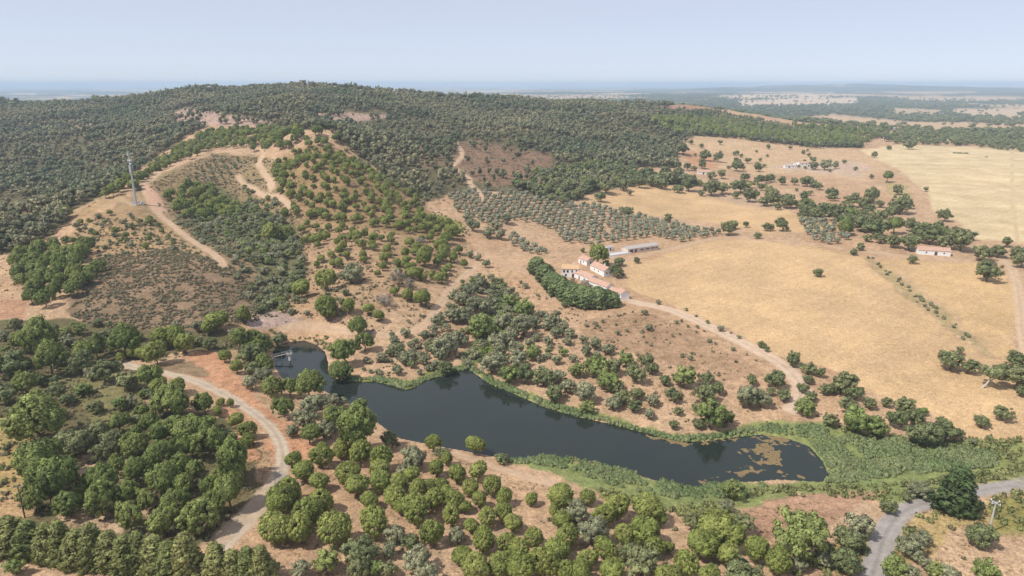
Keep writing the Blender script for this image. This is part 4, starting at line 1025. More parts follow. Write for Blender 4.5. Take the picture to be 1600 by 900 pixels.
q_ = at(27, 897); f_ = project(*q_)[2]
o = make_tree('fresh', q_[0], q_[1], q_[2], 32 * f_ / FPX, f_, 'southfresh', label='round clipped green bush at the lower left corner')
q_ = at(1491, 798); f_ = project(*q_)[2]
M['cedar_d'] = leaf_material('dark_conifer_sprays', (0.085, 0.125, 0.045), (0.095, 0.135, 0.050))
o = make_tree('cedar', q_[0], q_[1], q_[2], 58 * f_ / FPX, f_, 'southoak', label='dark cone-shaped pine beside the bend of the grey road', zs=0.66)
for c in list(o.children):
    if c.name.startswith('crown'):
        c.data = c.data.copy(); c.data.materials[0] = M['cedar_d']

# old oak with a bare forked pale trunk at the field's end
q_ = at(1545, 606); f_ = project(*q_)[2]; Dm = 44 * f_ / FPX
o = link('leaning_oak', None, None, tuple(q_)); tag(o, 'gnarled oak with pale bare forked trunk leaning over the wheat field', 'oak tree')
tb = MB(); hgt = Dm * 0.62
tb.tube((-0.25 * Dm, 0, -0.2), (-0.10 * Dm, 0.02 * Dm, 0.22 * hgt), 0.42, 0.36, 8).tube((-0.10 * Dm, 0.02 * Dm, 0.20 * hgt), (0.0, 0.0, 0.62 * hgt), 0.36, 0.25, 8)
tb.tube((-0.08 * Dm, 0.02 * Dm, 0.27 * hgt), (0.26 * Dm, 0.03 * Dm, 0.75 * hgt), 0.27, 0.14, 7).tube((0, 0, 0.6 * hgt), (-0.26 * Dm, 0.05 * Dm, 0.9 * hgt), 0.22, 0.1, 6).tube((0, 0, 0.6 * hgt), (0.1 * Dm, 0.1 * Dm, 0.95 * hgt), 0.2, 0.1, 6)
tb.build('trunk', M['palebark'], o)
g = np.random.default_rng(99); nn_ = 34
cc = rnd_dirs(g, nn_) * (0.42 * g.random((nn_, 1)) ** 0.4) * (1.05, 0.9, 0.30) * Dm + (0.04 * Dm, 0.03 * Dm, 0.98 * hgt)
cg = crown_geo(cc, 0.10 * Dm * (0.7 + 0.6 * g.random(nn_)), 34, 0.03 * Dm, 99)
link('crown', mesh_np('crown', cg[0], [cg[1], cg[2]], [M['oak']], normals=cg[3], tint=cg[4]), o)

place_labels(ITEMS)

# ------------------------------------------------------------------ stuff: masses nobody could count, instanced on points
def gn_group(coll):
    ng = bpy.data.node_groups.new('scatter_' + coll.name, 'GeometryNodeTree')
    ng.interface.new_socket('Geometry', in_out='INPUT', socket_type='NodeSocketGeometry')
    ng.interface.new_socket('Geometry', in_out='OUTPUT', socket_type='NodeSocketGeometry')
    N, L = ng.nodes, ng.links
    gi = N.new('NodeGroupInput'); go = N.new('NodeGroupOutput')
    ci = N.new('GeometryNodeCollectionInfo'); ci.inputs['Collection'].default_value = coll
    ci.inputs['Separate Children'].default_value = True; ci.inputs['Reset Children'].default_value = True
    ip = N.new('GeometryNodeInstanceOnPoints'); ip.inputs['Pick Instance'].default_value = True
    def attr(nm, ty):
        a = N.new('GeometryNodeInputNamedAttribute'); a.data_type = ty; a.inputs['Name'].default_value = nm
        return next(o_ for o_ in a.outputs if o_.enabled and o_.name == 'Attribute')
    er = N.new('FunctionNodeEulerToRotation')
    L.new(attr('rot', 'FLOAT_VECTOR'), er.inputs[0])
    L.new(gi.outputs[0], ip.inputs['Points']); L.new(ci.outputs[0], ip.inputs['Instance'])
    L.new(attr('pick', 'INT'), ip.inputs['Instance Index']); L.new(er.outputs[0], ip.inputs['Rotation']); L.new(attr('scl', 'FLOAT_VECTOR'), ip.inputs['Scale'])
    L.new(ip.outputs[0], go.inputs[0])
    return ng
def stuff(name, meshes, P_, S_, label, cat, zs=1.0, tilt=0.0):
    """P_ (n,3) points, S_ (n,) sizes"""
    if not len(P_): return
    coll = bpy.data.collections.new(name + '_pieces')
    for i, me_ in enumerate(meshes):
        coll.objects.link(bpy.data.objects.new('%s_piece_%02d' % (name, i), me_))
    n_ = len(P_)
    me_ = bpy.data.meshes.new(name); me_.vertices.add(n_); me_.vertices.foreach_set('co', np.asarray(P_, np.float32).ravel())
    S3 = np.stack([S_, S_, S_ * zs * rng.uniform(0.85, 1.15, n_)], 1).astype(np.float32)
    me_.attributes.new('scl', 'FLOAT_VECTOR', 'POINT').data.foreach_set('vector', S3.ravel())
    R3 = np.stack([tilt * rng.normal(size=n_), tilt * rng.normal(size=n_), rng.uniform(0, 6.283, n_)], 1).astype(np.float32)
    me_.attributes.new('rot', 'FLOAT_VECTOR', 'POINT').data.foreach_set('vector', R3.ravel())
    me_.attributes.new('pick', 'INT', 'POINT').data.foreach_set('value', rng.integers(0, len(meshes), n_).astype(np.int32))
    o_ = link(name, me_); md = o_.modifiers.new('scatter', 'NODES'); md.node_group = gn_group(coll)
    return tag(o_, label, cat, kind='stuff')
for kind in NOUN:
    r_ = [t for t in REST if t[0] == kind]
    if r_:
        nm = {'pine': 'hillside_pine_wood', 'umbrella': 'far_pine_wood', 'oak': 'far_oak_wood', 'olive': 'far_olive_grove', 'bush': 'low_bush_cover', 'grey': 'grey_bush_cover', 'fresh': 'green_bush_cover'}.get(kind, kind + '_wood')
        stuff(nm, [whole_mesh(kind, s_, 1) for s_ in range(NVAR)], np.array([[t[1], t[2], t[3] - 0.05] for t in r_]), np.array([t[4] for t in r_]), NOUN[kind][1] + ' mass beyond the nearer trees', 'wood')
stuff('ridge_forest', [whole_mesh('euca', s_, 2) for s_ in range(6)] + [whole_mesh('euca', 7 + s_, 1) for s_ in range(2)], fx[:, :3] - (0, 0, 0.1), fx[:, 3], 'dark grey-green forest covering the ridge and hills', 'forest', zs=1.0)

# woods of the far plain: loose canopies where the country is dark, single oaks on the fields
pa = rng.uniform(-0.75, 0.75, 60000); pr = np.sqrt(rng.uniform(1700 ** 2, 6500 ** 2, 60000)); px_, py_ = pr * np.sin(pa), pr * np.cos(pa)
pw = fbm(px_ / 800, py_ / 800, 51, 5)
uu, vv, _ = project(px_, py_, height(px_, py_))
op = np.zeros(len(px_), bool)
for poly in ([(1240,185),(1300,178),(1420,190),(1620,196),(1620,204),(1480,203),(1400,201),(1330,196)], [(1480,170),(1620,164),(1620,178),(1560,184),(1500,180)], [(1395,168),(1470,172),(1475,180),(1400,178)], [(1150,157),(1340,152),(1340,163),(1160,166)], [(1375,212),(1520,214),(1520,221),(1380,219)], [(1345,235),(1400,226),(1500,229),(1620,241),(1620,300),(1345,300)]):
    op |= in_poly(uu, vv, poly)
kp = np.where(op, rng.random(len(pw)) < 0.02, np.where(pw < 0.585, rng.random(len(pw)) < 0.5, rng.random(len(pw)) < 0.06))
pp = np.stack([px_, py_, height(px_, py_)], 1)[kp]
stuff('plain_woods', [whole_mesh('oak', s_, 2) for s_ in range(5)], pp, rng.uniform(10, 22, len(pp)), 'dark woods scattered over the far hazy plain', 'woods', zs=0.7)

# low growth near the viewpoint, from outlines in the photograph
def ground_pts(poly, per_m2, seed, clump=None, cs=8.0):
    g = np.random.default_rng(seed)
    w = cast([p[0] for p in poly], [min(max(p[1], 134), 960) for p in poly])
    x0, x1, y0, y1 = w[:, 0].min(), w[:, 0].max(), w[:, 1].min(), w[:, 1].max()
    n_ = int((x1 - x0) * (y1 - y0) * per_m2)
    x = g.uniform(x0, x1, n_); y = g.uniform(y0, y1, n_); z = height(x, y)
    u_, v_, _ = project(x, y, z)
    k = in_poly(u_, v_, poly)
    if clump is not None: k &= fbm(x / cs, y / cs, seed, 3) > clump
    x, y, z = x[k], y[k], z[k]
    k = ~in_poly(x, y, LAKE)
    for L in ROADW:
        k &= poly_dist(x, y, L, False) > 2.6
    return np.stack([x[k], y[k], z[k]], 1)
def blade_mesh(name, n_, h, spread, wd, mat, seed, bend=0.25):
    g = np.random.default_rng(seed); Vv, Ff = [], []
    for i in range(n_):
        a = g.uniform(0, 6.283); r = spread * math.sqrt(g.random()); b = np.array([r * math.cos(a), r * math.sin(a), -0.03])
        hh = h * g.uniform(0.6, 1.15); lean = np.array([g.normal() * bend * hh, g.normal() * bend * hh, 0]); t = g.uniform(0, 6.283)
        s = np.array([math.cos(t), math.sin(t), 0]) * wd
        k = len(Vv); Vv += [b - s, b + s, b + lean * 0.35 + s * 0.8 + (0, 0, hh * 0.6), b + lean * 0.35 - s * 0.8 + (0, 0, hh * 0.6), b + lean + (0, 0, hh)]
        Ff += [(k, k + 1, k + 2), (k, k + 2, k + 3), (k + 3, k + 2, k + 4)]
    return mesh_np(name, np.array(Vv), np.array(Ff), [mat])
def tuft_mesh(name, mat, seed, n_=3, leaves=26, size=0.13, aspect=2.6):
    g = np.random.default_rng(seed); c = np.stack([g.uniform(-0.4, 0.4, n_), g.uniform(-0.4, 0.4, n_), g.uniform(0.3, 0.5, n_)], 1)
    cg_ = crown_geo(c, g.uniform(0.35, 0.5, n_), leaves, size, seed, aspect=aspect, core=0.7, rise=True)
    return mesh_np(name, cg_[0], [cg_[1], cg_[2]], [mat], normals=cg_[3], tint=cg_[4])
REED = [([(735,572),(790,602),(850,626),(920,648),(1000,672),(1062,684),(1130,680),(1200,664),(1290,668),(1300,690),(1240,680),(1190,676),(1060,692),(960,668),(850,640),(765,604)], 1.5),
        ([(790,716),(860,712),(940,724),(1000,742),(1060,758),(1130,758),(1190,752),(1195,765),(1140,778),(1060,780),(985,766),(930,750),(890,736),(845,726),(800,724)], 1.6),
        ([(1265,690),(1340,680),(1440,690),(1560,705),(1560,730),(1440,740),(1360,750),(1290,758),(1298,735)], 1.3),
        ([(515,592),(585,588),(640,598),(690,580),(735,570),(740,580),(665,600),(633,616),(585,602),(530,600)], 1.2), ([(722,560),(760,540),(790,500),(805,470),(785,450),(770,500),(735,545)], 1.0)]
rp = np.vstack([ground_pts(p_, d_, 200 + i, 0.36, 7.0) for i, (p_, d_) in enumerate(REED)])
stuff('reeds', [tuft_mesh('reed_clump', M['reed'], 300 + i) for i in range(5)], rp, rng.uniform(0.8, 1.25, len(rp)) * (0.6 + 0.9 * fbm(rp[:, 0] / 6, rp[:, 1] / 6, 95, 3)), 'green reeds standing along the lake shore and marsh', 'reeds')
WEED = [([(1130,780),(1200,758),(1300,760),(1420,755),(1600,728),(1620,745),(1500,768),(1440,780),(1380,783),(1300,778),(1240,775)], 0.35), ([(930,762),(985,778),(1060,790),(1140,785),(1135,812),(1080,820),(1040,800),(960,785)], 0.4),
        ([(1300,665),(1420,686),(1620,686),(1620,730),(1440,700),(1340,690)], 0.3), ([(1420,815),(1480,790),(1400,905),(1380,905),(1395,850)], 0.25), ([(1250,840),(1360,830),(1355,910),(1230,910)], 0.3), ([(1540,775),(1620,766),(1620,835),(1560,830)], 0.3),
        ([(420,515),(520,515),(515,550),(490,538),(440,532)], 0.3), ([(650,335),(690,335),(725,350),(735,368),(700,362),(660,350)], 0.15), ([(0,650),(60,660),(50,740),(0,760)], 0.12)]
wp = np.vstack([ground_pts(p_, d_, 220 + i) for i, (p_, d_) in enumerate(WEED)])
stuff('marsh_weeds', [tuft_mesh('weed_clump', M['weed'], 320 + i, 3, 22, 0.12, 1.8) for i in range(5)], wp, rng.uniform(0.6, 1.5, len(wp)), 'yellow-green weeds and grass over the marsh', 'weeds')
DRY = [([(0,770),(60,690),(430,700),(700,705),(900,770),(1140,800),(1300,780),(1600,770),(1600,930),(0,930)], 0.35), ([(740,400),(830,420),(880,470),(1000,480),(1200,590),(1100,660),(900,600),(830,500)], 0.2), ([(430,420),(560,400),(720,420),(700,480),(620,520),(520,520)], 0.10), ([(80,400),(160,340),(240,340),(310,400),(200,400)], 0.10)]
dp = np.vstack([ground_pts(p_, d_, 240 + i, 0.45) for i, (p_, d_) in enumerate(DRY)])
stuff('dry_grass', [blade_mesh('grass_clump', 16, 0.55, 0.4, 0.035, M['straw'], 340 + i, 0.5) for i in range(4)], dp, rng.uniform(0.5, 1.2, len(dp)), 'straw-coloured dry grass tufts on bare soil', 'grass')
SCRUB = [([(150,402),(250,388),(345,405),(400,440),(425,480),(400,505),(330,512),(250,515),(150,512),(105,490),(130,440)], 0.6, 0.36), ([(700,225),(740,216),(800,230),(860,238),(872,262),(830,290),(760,300),(700,320),(640,320),(640,300),(705,250)], 0.05, 0.4),
         ([(0,505),(190,520),(420,525),(400,545),(200,570),(260,640),(400,690),(410,760),(330,850),(0,860)], 0.22, 0.40), ([(905,505),(960,490),(1005,487),(1060,508),(1130,548),(1192,592),(1130,598),(1050,575),(960,545)], 0.05, 0.5),
         ([(600,540),(680,500),(720,560),(640,590),(570,585)], 0.12, 0.4), ([(240,570),(330,560),(400,620),(330,600)], 0.12, 0.4), ([(300,345),(390,320),(470,385),(480,430),(450,500),(380,490),(415,445)], 0.10, 0.4), ([(265,178),(300,168),(440,192),(330,196)], 0.01, 0.3),
         ([(0,380),(100,350),(60,440),(0,480)], 0.06, 0.4), ([(75,395),(150,340),(240,340),(310,395),(330,410),(220,400),(100,410)], 0.16, 0.42), ([(230,290),(330,240),(430,250),(470,345),(480,420),(430,330),(330,330),(350,410),(260,340)], 0.16, 0.38),
         ([(430,260),(530,235),(610,290),(700,340),(735,380),(700,440),(560,430),(470,400),(440,340)], 0.08, 0.42), ([(740,420),(900,480),(1000,560),(1200,610),(1300,660),(1060,670),(850,610),(760,560),(640,560),(700,460)], 0.05, 0.45),
         ([(520,400),(720,430),(700,500),(620,530),(500,520),(430,500),(470,430)], 0.16, 0.42), ([(1380,800),(1600,775),(1600,905),(1450,905)], 0.03, 0.5), ([(0,250),(130,330),(200,290),(330,190),(600,250),(700,320),(760,300),(900,300),(1000,240),(700,170),(330,160),(0,190)], 0.012, 0.35), ([(560,700),(760,720),(900,800),(1150,800),(1150,905),(400,905),(440,760)], 0.02, 0.5)]
sp_ = np.vstack([ground_pts(p_, d_, 260 + i, c_) for i, (p_, d_, c_) in enumerate(SCRUB)])
su, sv, _ = project(sp_[:, 0], sp_[:, 1], sp_[:, 2])
sp_ = sp_[~in_poly(su, sv, [(280,556),(303,545),(330,543),(350,558),(372,580),(395,605),(425,637),(455,662),(495,688),(510,708),(446,745),(425,690),(400,655),(370,630),(330,604),(300,592)])]
stuff('low_scrub', [whole_mesh('scrub', s_, 0) for s_ in range(5)], sp_, 0.7 + 1.5 * rng.random(len(sp_)) ** 2, 'low brownish scrub over the open slopes', 'scrub')
print('counts', len(TREES), len(REST), len(fx), len(rp), len(wp), len(dp), len(sp_), {k: len(v_) for k, v_ in byname.items()})

# ------------------------------------------------------------------ buildings
def gabled(name, label, cat, u_, v_, L_, Wd, hw, hr, yaw, wall='white', roof='tile', windows=(), doors=(), group=None, eave=0.25, chimney=False, z_off=0.0):
    """gabled building, long side along local x; (u_, v_) = photograph point of the middle of its base.
    windows/doors: (side, position along the side -1..1, sill, width, height); side f/b = long sides (-y / +y), l/r = gables (-x / +x)"""
    q_ = at(u_, v_)
    o = link(name, None, None, (q_[0], q_[1], q_[2] - 0.15 + z_off)); o.rotation_euler = (0, 0, yaw)
    tag(o, label, cat, group)
    a, b = L_ / 2, Wd / 2
    m_ = MB()
    m_.add([(-a,-b,-1),(a,-b,-1),(a,b,-1),(-a,b,-1),(-a,-b,hw),(a,-b,hw),(a,b,hw),(-a,b,hw),(-a,0,hw+hr),(a,0,hw+hr)],
           [(0,1,5,4),(2,3,7,6),(1,2,6,9,5),(3,0,4,8,7)])
    m_.build('wall', M[wall], o)
    r_ = MB(); e = eave; t = 0.14; k = hr / b
    for s in (-1, 1):
        yo = s * (b + e); zo = hw - e * k
        lo = [(-a - e, yo, zo + 0.02), (a + e, yo, zo + 0.02), (a + e, 0, hw + hr + 0.02), (-a - e, 0, hw + hr + 0.02)]
        hi = [(x, y, z + t) for x, y, z in lo]
        r_.add(lo + hi, [(0,1,2,3), (4,7,6,5) if s < 0 else (4,5,6,7), (0,4,5,1), (1,5,6,2), (3,2,6,7), (0,3,7,4)])
    ro = r_.build('roof', M[roof], o)
    if chimney:
        c_ = MB(); c_.box(a * 0.4 - 0.3, a * 0.4 + 0.3, -0.3, 0.3, hw + hr * 0.6, hw + hr + 0.9); c_.build('chimney', M['white'], ro)
    for what, lst in (('window', windows), ('door', doors)):
        for side, pos, sill, ww, hh in lst:
            def bx(mb, w2, z0, z1, d0, d1):
                if side in 'fb':
                    s = -1 if side == 'f' else 1; c0 = pos * a
                    y0, y1 = sorted((s * (b + d0), s * (b + d1))); mb.box(c0 - w2, c0 + w2, y0, y1, z0, z1)
                else:
                    s = -1 if side == 'l' else 1; c0 = pos * b
                    x0, x1 = sorted((s * (a + d0), s * (a + d1))); mb.box(x0, x1, c0 - w2, c0 + w2, z0, z1)
                return mb
            wo = bx(MB(), ww / 2, sill, sill + hh, -0.10, 0.03).build(what, M['glass' if what == 'window' else 'door'], o)
            if what == 'window':
                bx(MB(), ww / 2 + 0.1, sill - 0.1, sill - 0.005, -0.05, 0.10).build('sill', M['white'], wo)
    return o
R = math.radians
# farm: two-storey house and the chain of low wings running towards the viewpoint
gabled('farmhouse', 'two-storey white farmhouse with ochre roof and dark upper windows', 'house', 891, 431, 9.5, 6.0, 5.0, 1.7, R(-6), 'white', 'tile_o',
       [('f', -0.72, 2.9, 1.15, 1.25), ('f', -0.30, 2.9, 1.15, 1.25), ('f', 0.22, 2.9, 0.8, 1.4), ('f', 0.72, 2.9, 0.8, 1.4), ('l', -0.1, 3.0, 0.7, 1.0), ('f', -0.5, 0.8, 1.0, 1.2)], [('f', 0.35, 0.15, 1.4, 2.1)], chimney=True)
gabled('farm_wing', 'long low wing with clay roof joining the farmhouse', 'farm building', 915, 437, 15, 5.6, 3.0, 1.6, R(-58), 'white', 'tile', [('r', 0, 1.2, 0.8, 0.9), ('f', 0.3, 1.2, 0.8, 0.9)], [('f', -0.3, 0.1, 1.0, 2.0)])
gabled('farm_wing', 'middle clay-roofed wing of the farm with white gable behind the hedge', 'farm building', 938, 450, 15, 5.2, 3.0, 1.5, R(-55), 'white', 'tile', [('r', 0, 1.2, 0.8, 0.9), ('f', 0.2, 1.2, 0.8, 0.9)], [('b', 0.2, 0.1, 1.0, 2.0)])
gabled('garden_shed', 'low red-tiled outbuilding between the hedge and white gable store', 'shed', 962, 459, 9, 4.2, 2.2, 1.1, R(-55), 'white', 'tile', [('b', 0.3, 1.0, 0.7, 0.8)], [('b', -0.3, 0.1, 1.0, 1.9)])
gabled('gable_store', 'small white gabled store at the near end of the farm', 'shed', 973, 466, 5.0, 4.8, 3.4, 1.5, R(-72), 'white', 'tile', [], [('b', 0.2, 0.1, 1.1, 2.0)])
gabled('farm_house', 'white gabled house with clay roof and two small gable windows', 'house', 940, 426, 15, 6.2, 3.2, 1.9, R(-66), 'white', 'tile', [('r', -0.4, 1.4, 0.75, 0.95), ('r', 0.25, 1.4, 0.75, 0.95), ('f', 0.2, 1.3, 0.8, 0.9), ('f', -0.4, 1.3, 0.8, 0.9)], [('b', 0.2, 0.1, 1.0, 2.0)], chimney=True)
gabled('farm_cottage', 'small white cottage at the back of the farm below the umbrella pine', 'house', 916, 412, 9, 5.4, 3.0, 1.7, R(-62), 'white', 'tile', [('r', 0.0, 1.3, 0.8, 0.9), ('f', 0.2, 1.3, 0.8, 0.9)], [('f', -0.4, 0.1, 1.0, 2.0)])
# the long grey shed with its yard
gabled('long_shed', 'long grey farm shed with low roof beside the olive grove', 'barn', 1000, 391, 25, 7.0, 2.9, 1.1, R(29), 'pinkwall', 'fibre', [('f', -0.1, 1.2, 3.0, 0.7), ('f', 0.25, 1.2, 3.0, 0.7), ('f', 0.6, 1.2, 3.0, 0.7), ('f', 0.85, 1.2, 1.6, 0.7)], [('f', -0.78, 0.1, 2.2, 2.3), ('f', -0.5, 0.1, 1.6, 2.2)])
gabled('yard_hut', 'little pale hut at the left end of the shed yard', 'hut', 951, 391, 4.0, 3.4, 2.4, 0.8, R(29), 'white', 'fibre', [('l', 0.0, 1.1, 0.7, 0.7)], [('f', 0.1, 0.1, 0.9, 1.9)])
q_ = at(966, 397)
o = link('concrete_yard', None, None, (q_[0], q_[1], q_[2])); o.rotation_euler = (0, 0, R(29)); tag(o, 'pale concrete yard slab with low walls beside the long shed', 'yard')
MB().box(-9, 8, -3.2, 3.2, -1.2, 0.30).build('slab', M['concrete'], o)
for x0, x1, y0, y1 in ((-9, 8, -3.45, -3.21), (-9.25, -9.01, -3.2, 3.2)):
    MB().box(x0, x1, y0, y1, -1.2, 0.95).build('low_wall', M['white'], o)
# the white barn beyond the wheat field and the far farmsteads
gabled('white_barn', 'long white barn with clay roof beyond the wheat field', 'barn', 1457, 397, 18, 6.0, 3.0, 1.7, R(-14), 'white', 'tile', [('f', -0.5, 1.3, 0.8, 0.8), ('f', 0.6, 1.3, 0.8, 0.8)], [('f', 0.1, 0.1, 1.6, 2.2), ('r', 0.0, 0.1, 1.4, 2.1)])
gabled('far_barn', 'white shed with red roof among oaks above the upper wheat field', 'barn', 1101, 272, 16, 6, 2.8, 1.5, R(-8), 'white', 'tile', [('f', 0.4, 1.2, 1, 0.9)], [('f', -0.2, 0.1, 1.8, 2.2)])
gabled('far_farmhouse', 'tall white house of the distant farm beside grey trees', 'house', 1255, 260, 14, 7, 4.6, 1.7, R(6), 'white', 'tile', [('f', 0.3, 2.6, 1.1, 1.2), ('f', -0.4, 2.6, 1.1, 1.2)], [('f', 0.7, 0.1, 1.5, 2.4)])
gabled('far_farm_annex', 'narrow white annex left of the distant tall white house', 'house', 1244, 259, 5, 6, 4.2, 1.3, R(80), 'white', 'tile', [], [('l', 0, 0.1, 1.2, 2.2)])
gabled('far_farm_shed', 'low white shed at the left end of the distant farm', 'shed', 1233, 262, 13, 5.5, 2.6, 1.1, R(5), 'white', 'fibre', [('f', 0.5, 1.2, 0.9, 0.8)], [('f', -0.2, 0.1, 1.6, 2.1)])
for i, (u_, v_, L_, rf, lab) in enumerate([(1374, 203, 14, 'tile', 'leftmost white house of the far hamlet in the brown pasture'), (1385, 202, 16, 'tile', 'white house second from the left in the far hamlet'),
                                  (1393, 203, 14, 'fibre', 'white shed third from the left in the far hamlet'), (1402, 203, 22, 'tile', 'long white barn at the right end of the far hamlet')]):
    gabled('hamlet_house', lab, 'house', u_, v_, L_, 8, 4, 2, R(4 + 5 * i), 'white', rf, [('f', 0.3, 1.4, 1.4, 1.4)], [('f', -0.3, 0.1, 1.6, 2.4)])
gabled('ridge_house', 'small pale house on the forested ridge left of centre', 'house', 435, 172, 7, 6, 3.6, 1.6, R(40), 'white', 'fibre', [('f', 0.2, 2.6, 1.2, 1.3)], [('f', -0.4, 0.1, 1.3, 2.2)])
gabled('crest_house', 'tiny white building among trees on the skyline crest', 'house', 327, 141, 6, 5, 6, 1.5, R(10), 'white', 'fibre', [('f', 0.2, 5, 1.2, 1.3)], [])
gabled('valley_hut', 'white hut in the clearing on the left forest slope', 'hut', 78, 218, 8, 5, 3, 1.2, R(15), 'white', 'fibre', [], [('f', 0.1, 0.1, 1.2, 2.1)])

# ------------------------------------------------------------------ telecom mast
q_ = at(213, 320)
mast = link('telecom_mast', None, None, (q_[0], q_[1], q_[2] - 0.1)); tag(mast, 'tall grey telecom mast with antenna clusters on the left hilltop', 'mast')
HT = 75 * project(*q_)[2] / FPX * 1.06
mm = MB()
for i in range(6):
    mm.tube((0, 0, HT * i / 6 - 0.2 * (i == 0)), (0, 0, HT * (i + 1) / 6), 0.85 - 0.105 * i, 0.85 - 0.105 * (i + 1) + 0.03, 12)
mm.build('pole', M['steel'], mast)
MB().tube((0, 0, -0.5), (0, 0, 0.35), 1.7, 1.7, 14).build('foundation', M['concrete'], mast)
for hz, rr_, npan, ph in ((0.66, 1.15, 3, 2.3), (0.735, 1.15, 3, 2.4), (0.985, 1.0, 3, 2.2)):
    ring = MB()
    for k in range(10):
        a0, a1 = 2 * math.pi * k / 10, 2 * math.pi * (k + 1) / 10
        ring.tube((rr_ * math.cos(a0), rr_ * math.sin(a0), HT * hz), (rr_ * math.cos(a1), rr_ * math.sin(a1), HT * hz), 0.07, 0.07, 5)
    for k in range(3):
        a0 = 2 * math.pi * k / 3 + 0.5
        ring.tube((0, 0, HT * hz), (rr_ * math.cos(a0), rr_ * math.sin(a0), HT * hz), 0.06, 0.06, 5)
    rg = ring.build('antenna_bracket', M['steel'], mast)
    for k in range(npan):
        a0 = 2 * math.pi * k / npan + 0.5
        c_, s_ = math.cos(a0), math.sin(a0); cx_, cy_ = (rr_ + 0.2) * c_, (rr_ + 0.2) * s_
        p_ = MB(); pts = []
        for dz in (-ph / 2, ph / 2):
            for t_, d_ in ((-0.22, -0.12), (0.22, -0.12), (0.17, 0.12), (-0.17, 0.12)):
                pts.append((cx_ + d_ * c_ - t_ * s_, cy_ + d_ * s_ + t_ * c_, HT * hz + dz))
        p_.add(pts, [(0,3,2,1),(4,5,6,7),(0,1,5,4),(1,2,6,5),(2,3,7,6),(3,0,4,7)])
        p_.build('antenna_panel', M['panel'], rg)
for hz, sx in ((0.86, -1), (0.86, 1), (0.80, 1)):
    d_ = MB(); d_.tube((sx * 0.45, -0.2, HT * hz), (sx * 1.0, -0.5, HT * hz), 0.62, 0.55, 14); d_.tube((0, 0, HT * hz), (sx * 0.6, -0.25, HT * hz), 0.07, 0.07, 5)
    d_.build('dish', M['panel'], mast)
ld = MB()
for s in (-0.2, 0.2): ld.tube((s, -0.95, 0), (s, -0.45, HT * 0.97), 0.04, 0.04, 4)
for k in range(40): ld.tube((-0.2, -0.95 + 0.5 * k / 41, HT * 0.97 * k / 40 + 0.3), (0.2, -0.95 + 0.5 * k / 41, HT * 0.97 * k / 40 + 0.3), 0.025, 0.025, 4)
ld.build('ladder', M['steel'], mast)
for du, lab, sz in ((9, 'white equipment cabinet right of the telecom mast foot', (2.2, 1.2, 1.7)), (-6, 'pale equipment box left of the telecom mast foot', (1.6, 1.0, 1.4))):
    q2 = at(213 + du, 319)
    cb = link('equipment_cabinet', None, None, tuple(q2)); tag(cb, lab, 'cabinet')
    MB().box(-sz[0]/2, sz[0]/2, -sz[1]/2, sz[1]/2, -0.3, sz[2]).build('body', M['panel'], cb)
    MB().box(-sz[0]/2-0.1, sz[0]/2+0.1, -sz[1]/2-0.1, sz[1]/2+0.1, sz[2] + 0.003, sz[2]+0.12).build('roof', M['steel'], cb)
    MB().box(-0.4, 0.4, -sz[1]/2-0.04, -sz[1]/2-0.003, 0.1, sz[2]-0.2).build('door', M['steel'], cb)

# ------------------------------------------------------------------ power poles
def pole(name, label, u_, v_, hpx, mat, rad, arms):
    q2 = at(u_, v_); f2 = project(*q2)[2]; h2 = hpx * f2 / FPX * 1.1
    o_ = link(name, None, None, tuple(q2)); tag(o_, label, 'utility pole')
    MB().tube((0, 0, -0.5), (0, 0, h2), rad, rad * 0.65, 9).build('shaft', mat, o_)
    for k, (zf_, ln, ya) in enumerate(arms):
        ca_, sa_ = math.cos(ya), math.sin(ya)
        ar = MB().tube((-ln * ca_, -ln * sa_, h2 * zf_), (ln * ca_, ln * sa_, h2 * zf_), 0.09, 0.09, 6).build('crossarm', M['steel'] if mat is not M['timber'] else M['timber'], o_)
        for t_ in (-0.92, 0.0, 0.92):
            MB().tube((t_ * ln * ca_, t_ * ln * sa_, h2 * zf_ + 0.08), (t_ * ln * ca_, t_ * ln * sa_, h2 * zf_ + 0.5), 0.11, 0.07, 7).build('insulator', M['panel'], ar)
    return o_
pole('concrete_pole', 'pale concrete power pole with crossarms beside the dark bush at right', 1545, 832, 50, M['concrete'], 0.26, [(0.97, 1.3, 0.3), (0.97, 1.3, 1.8)])
pole('timber_pole', 'dark timber power pole at the left edge of the pine wood', 39, 809, 52, M['timber'], 0.2, [(0.96, 1.2, 0.1)])
pole('hill_pole', 'thin pale pole on the slope left of the telecom mast', 72, 364, 25, M['concrete'], 0.25, [(0.97, 1.0, 0.2)])

# ------------------------------------------------------------------ water intake platform in the inlet
M['weathered'] = plain('weathered_planks', (0.30, 0.27, 0.24), 0.9, 0.2, 3)
q_ = at(453, 563)
r0_ = ray(453, 563); t_ = -CAMZ / r0_[2]
jx, jy = r0_[0] * t_, r0_[1] * t_
o = link('intake_platform', None, None, (jx, jy, 0)); tag(o, 'small intake platform on a white pillar with a walkway in the inlet', 'platform')
MB().tube((0, 0, -2), (0, 0, 2.7), 0.5, 0.45, 14).build('pillar', M['white'], o)
MB().tube((0, 0, 2.71), (0, 0, 2.95), 1.2, 1.2, 16).build('deck', M['weathered'], o)
rl = MB()
for k in range(8):
    a0, a1 = 2 * math.pi * k / 8, 2 * math.pi * (k + 1) / 8
    c0, c1 = (1.25 * math.cos(a0), 1.25 * math.sin(a0)), (1.25 * math.cos(a1), 1.25 * math.sin(a1))
    rl.tube((*c0, 2.9), (*c0, 3.9), 0.04, 0.04, 5).tube((*c0, 3.9), (*c1, 3.9), 0.035, 0.035, 5).tube((*c0, 3.45), (*c1, 3.45), 0.025, 0.025, 5)
rl.build('railing', M['steel'], o)
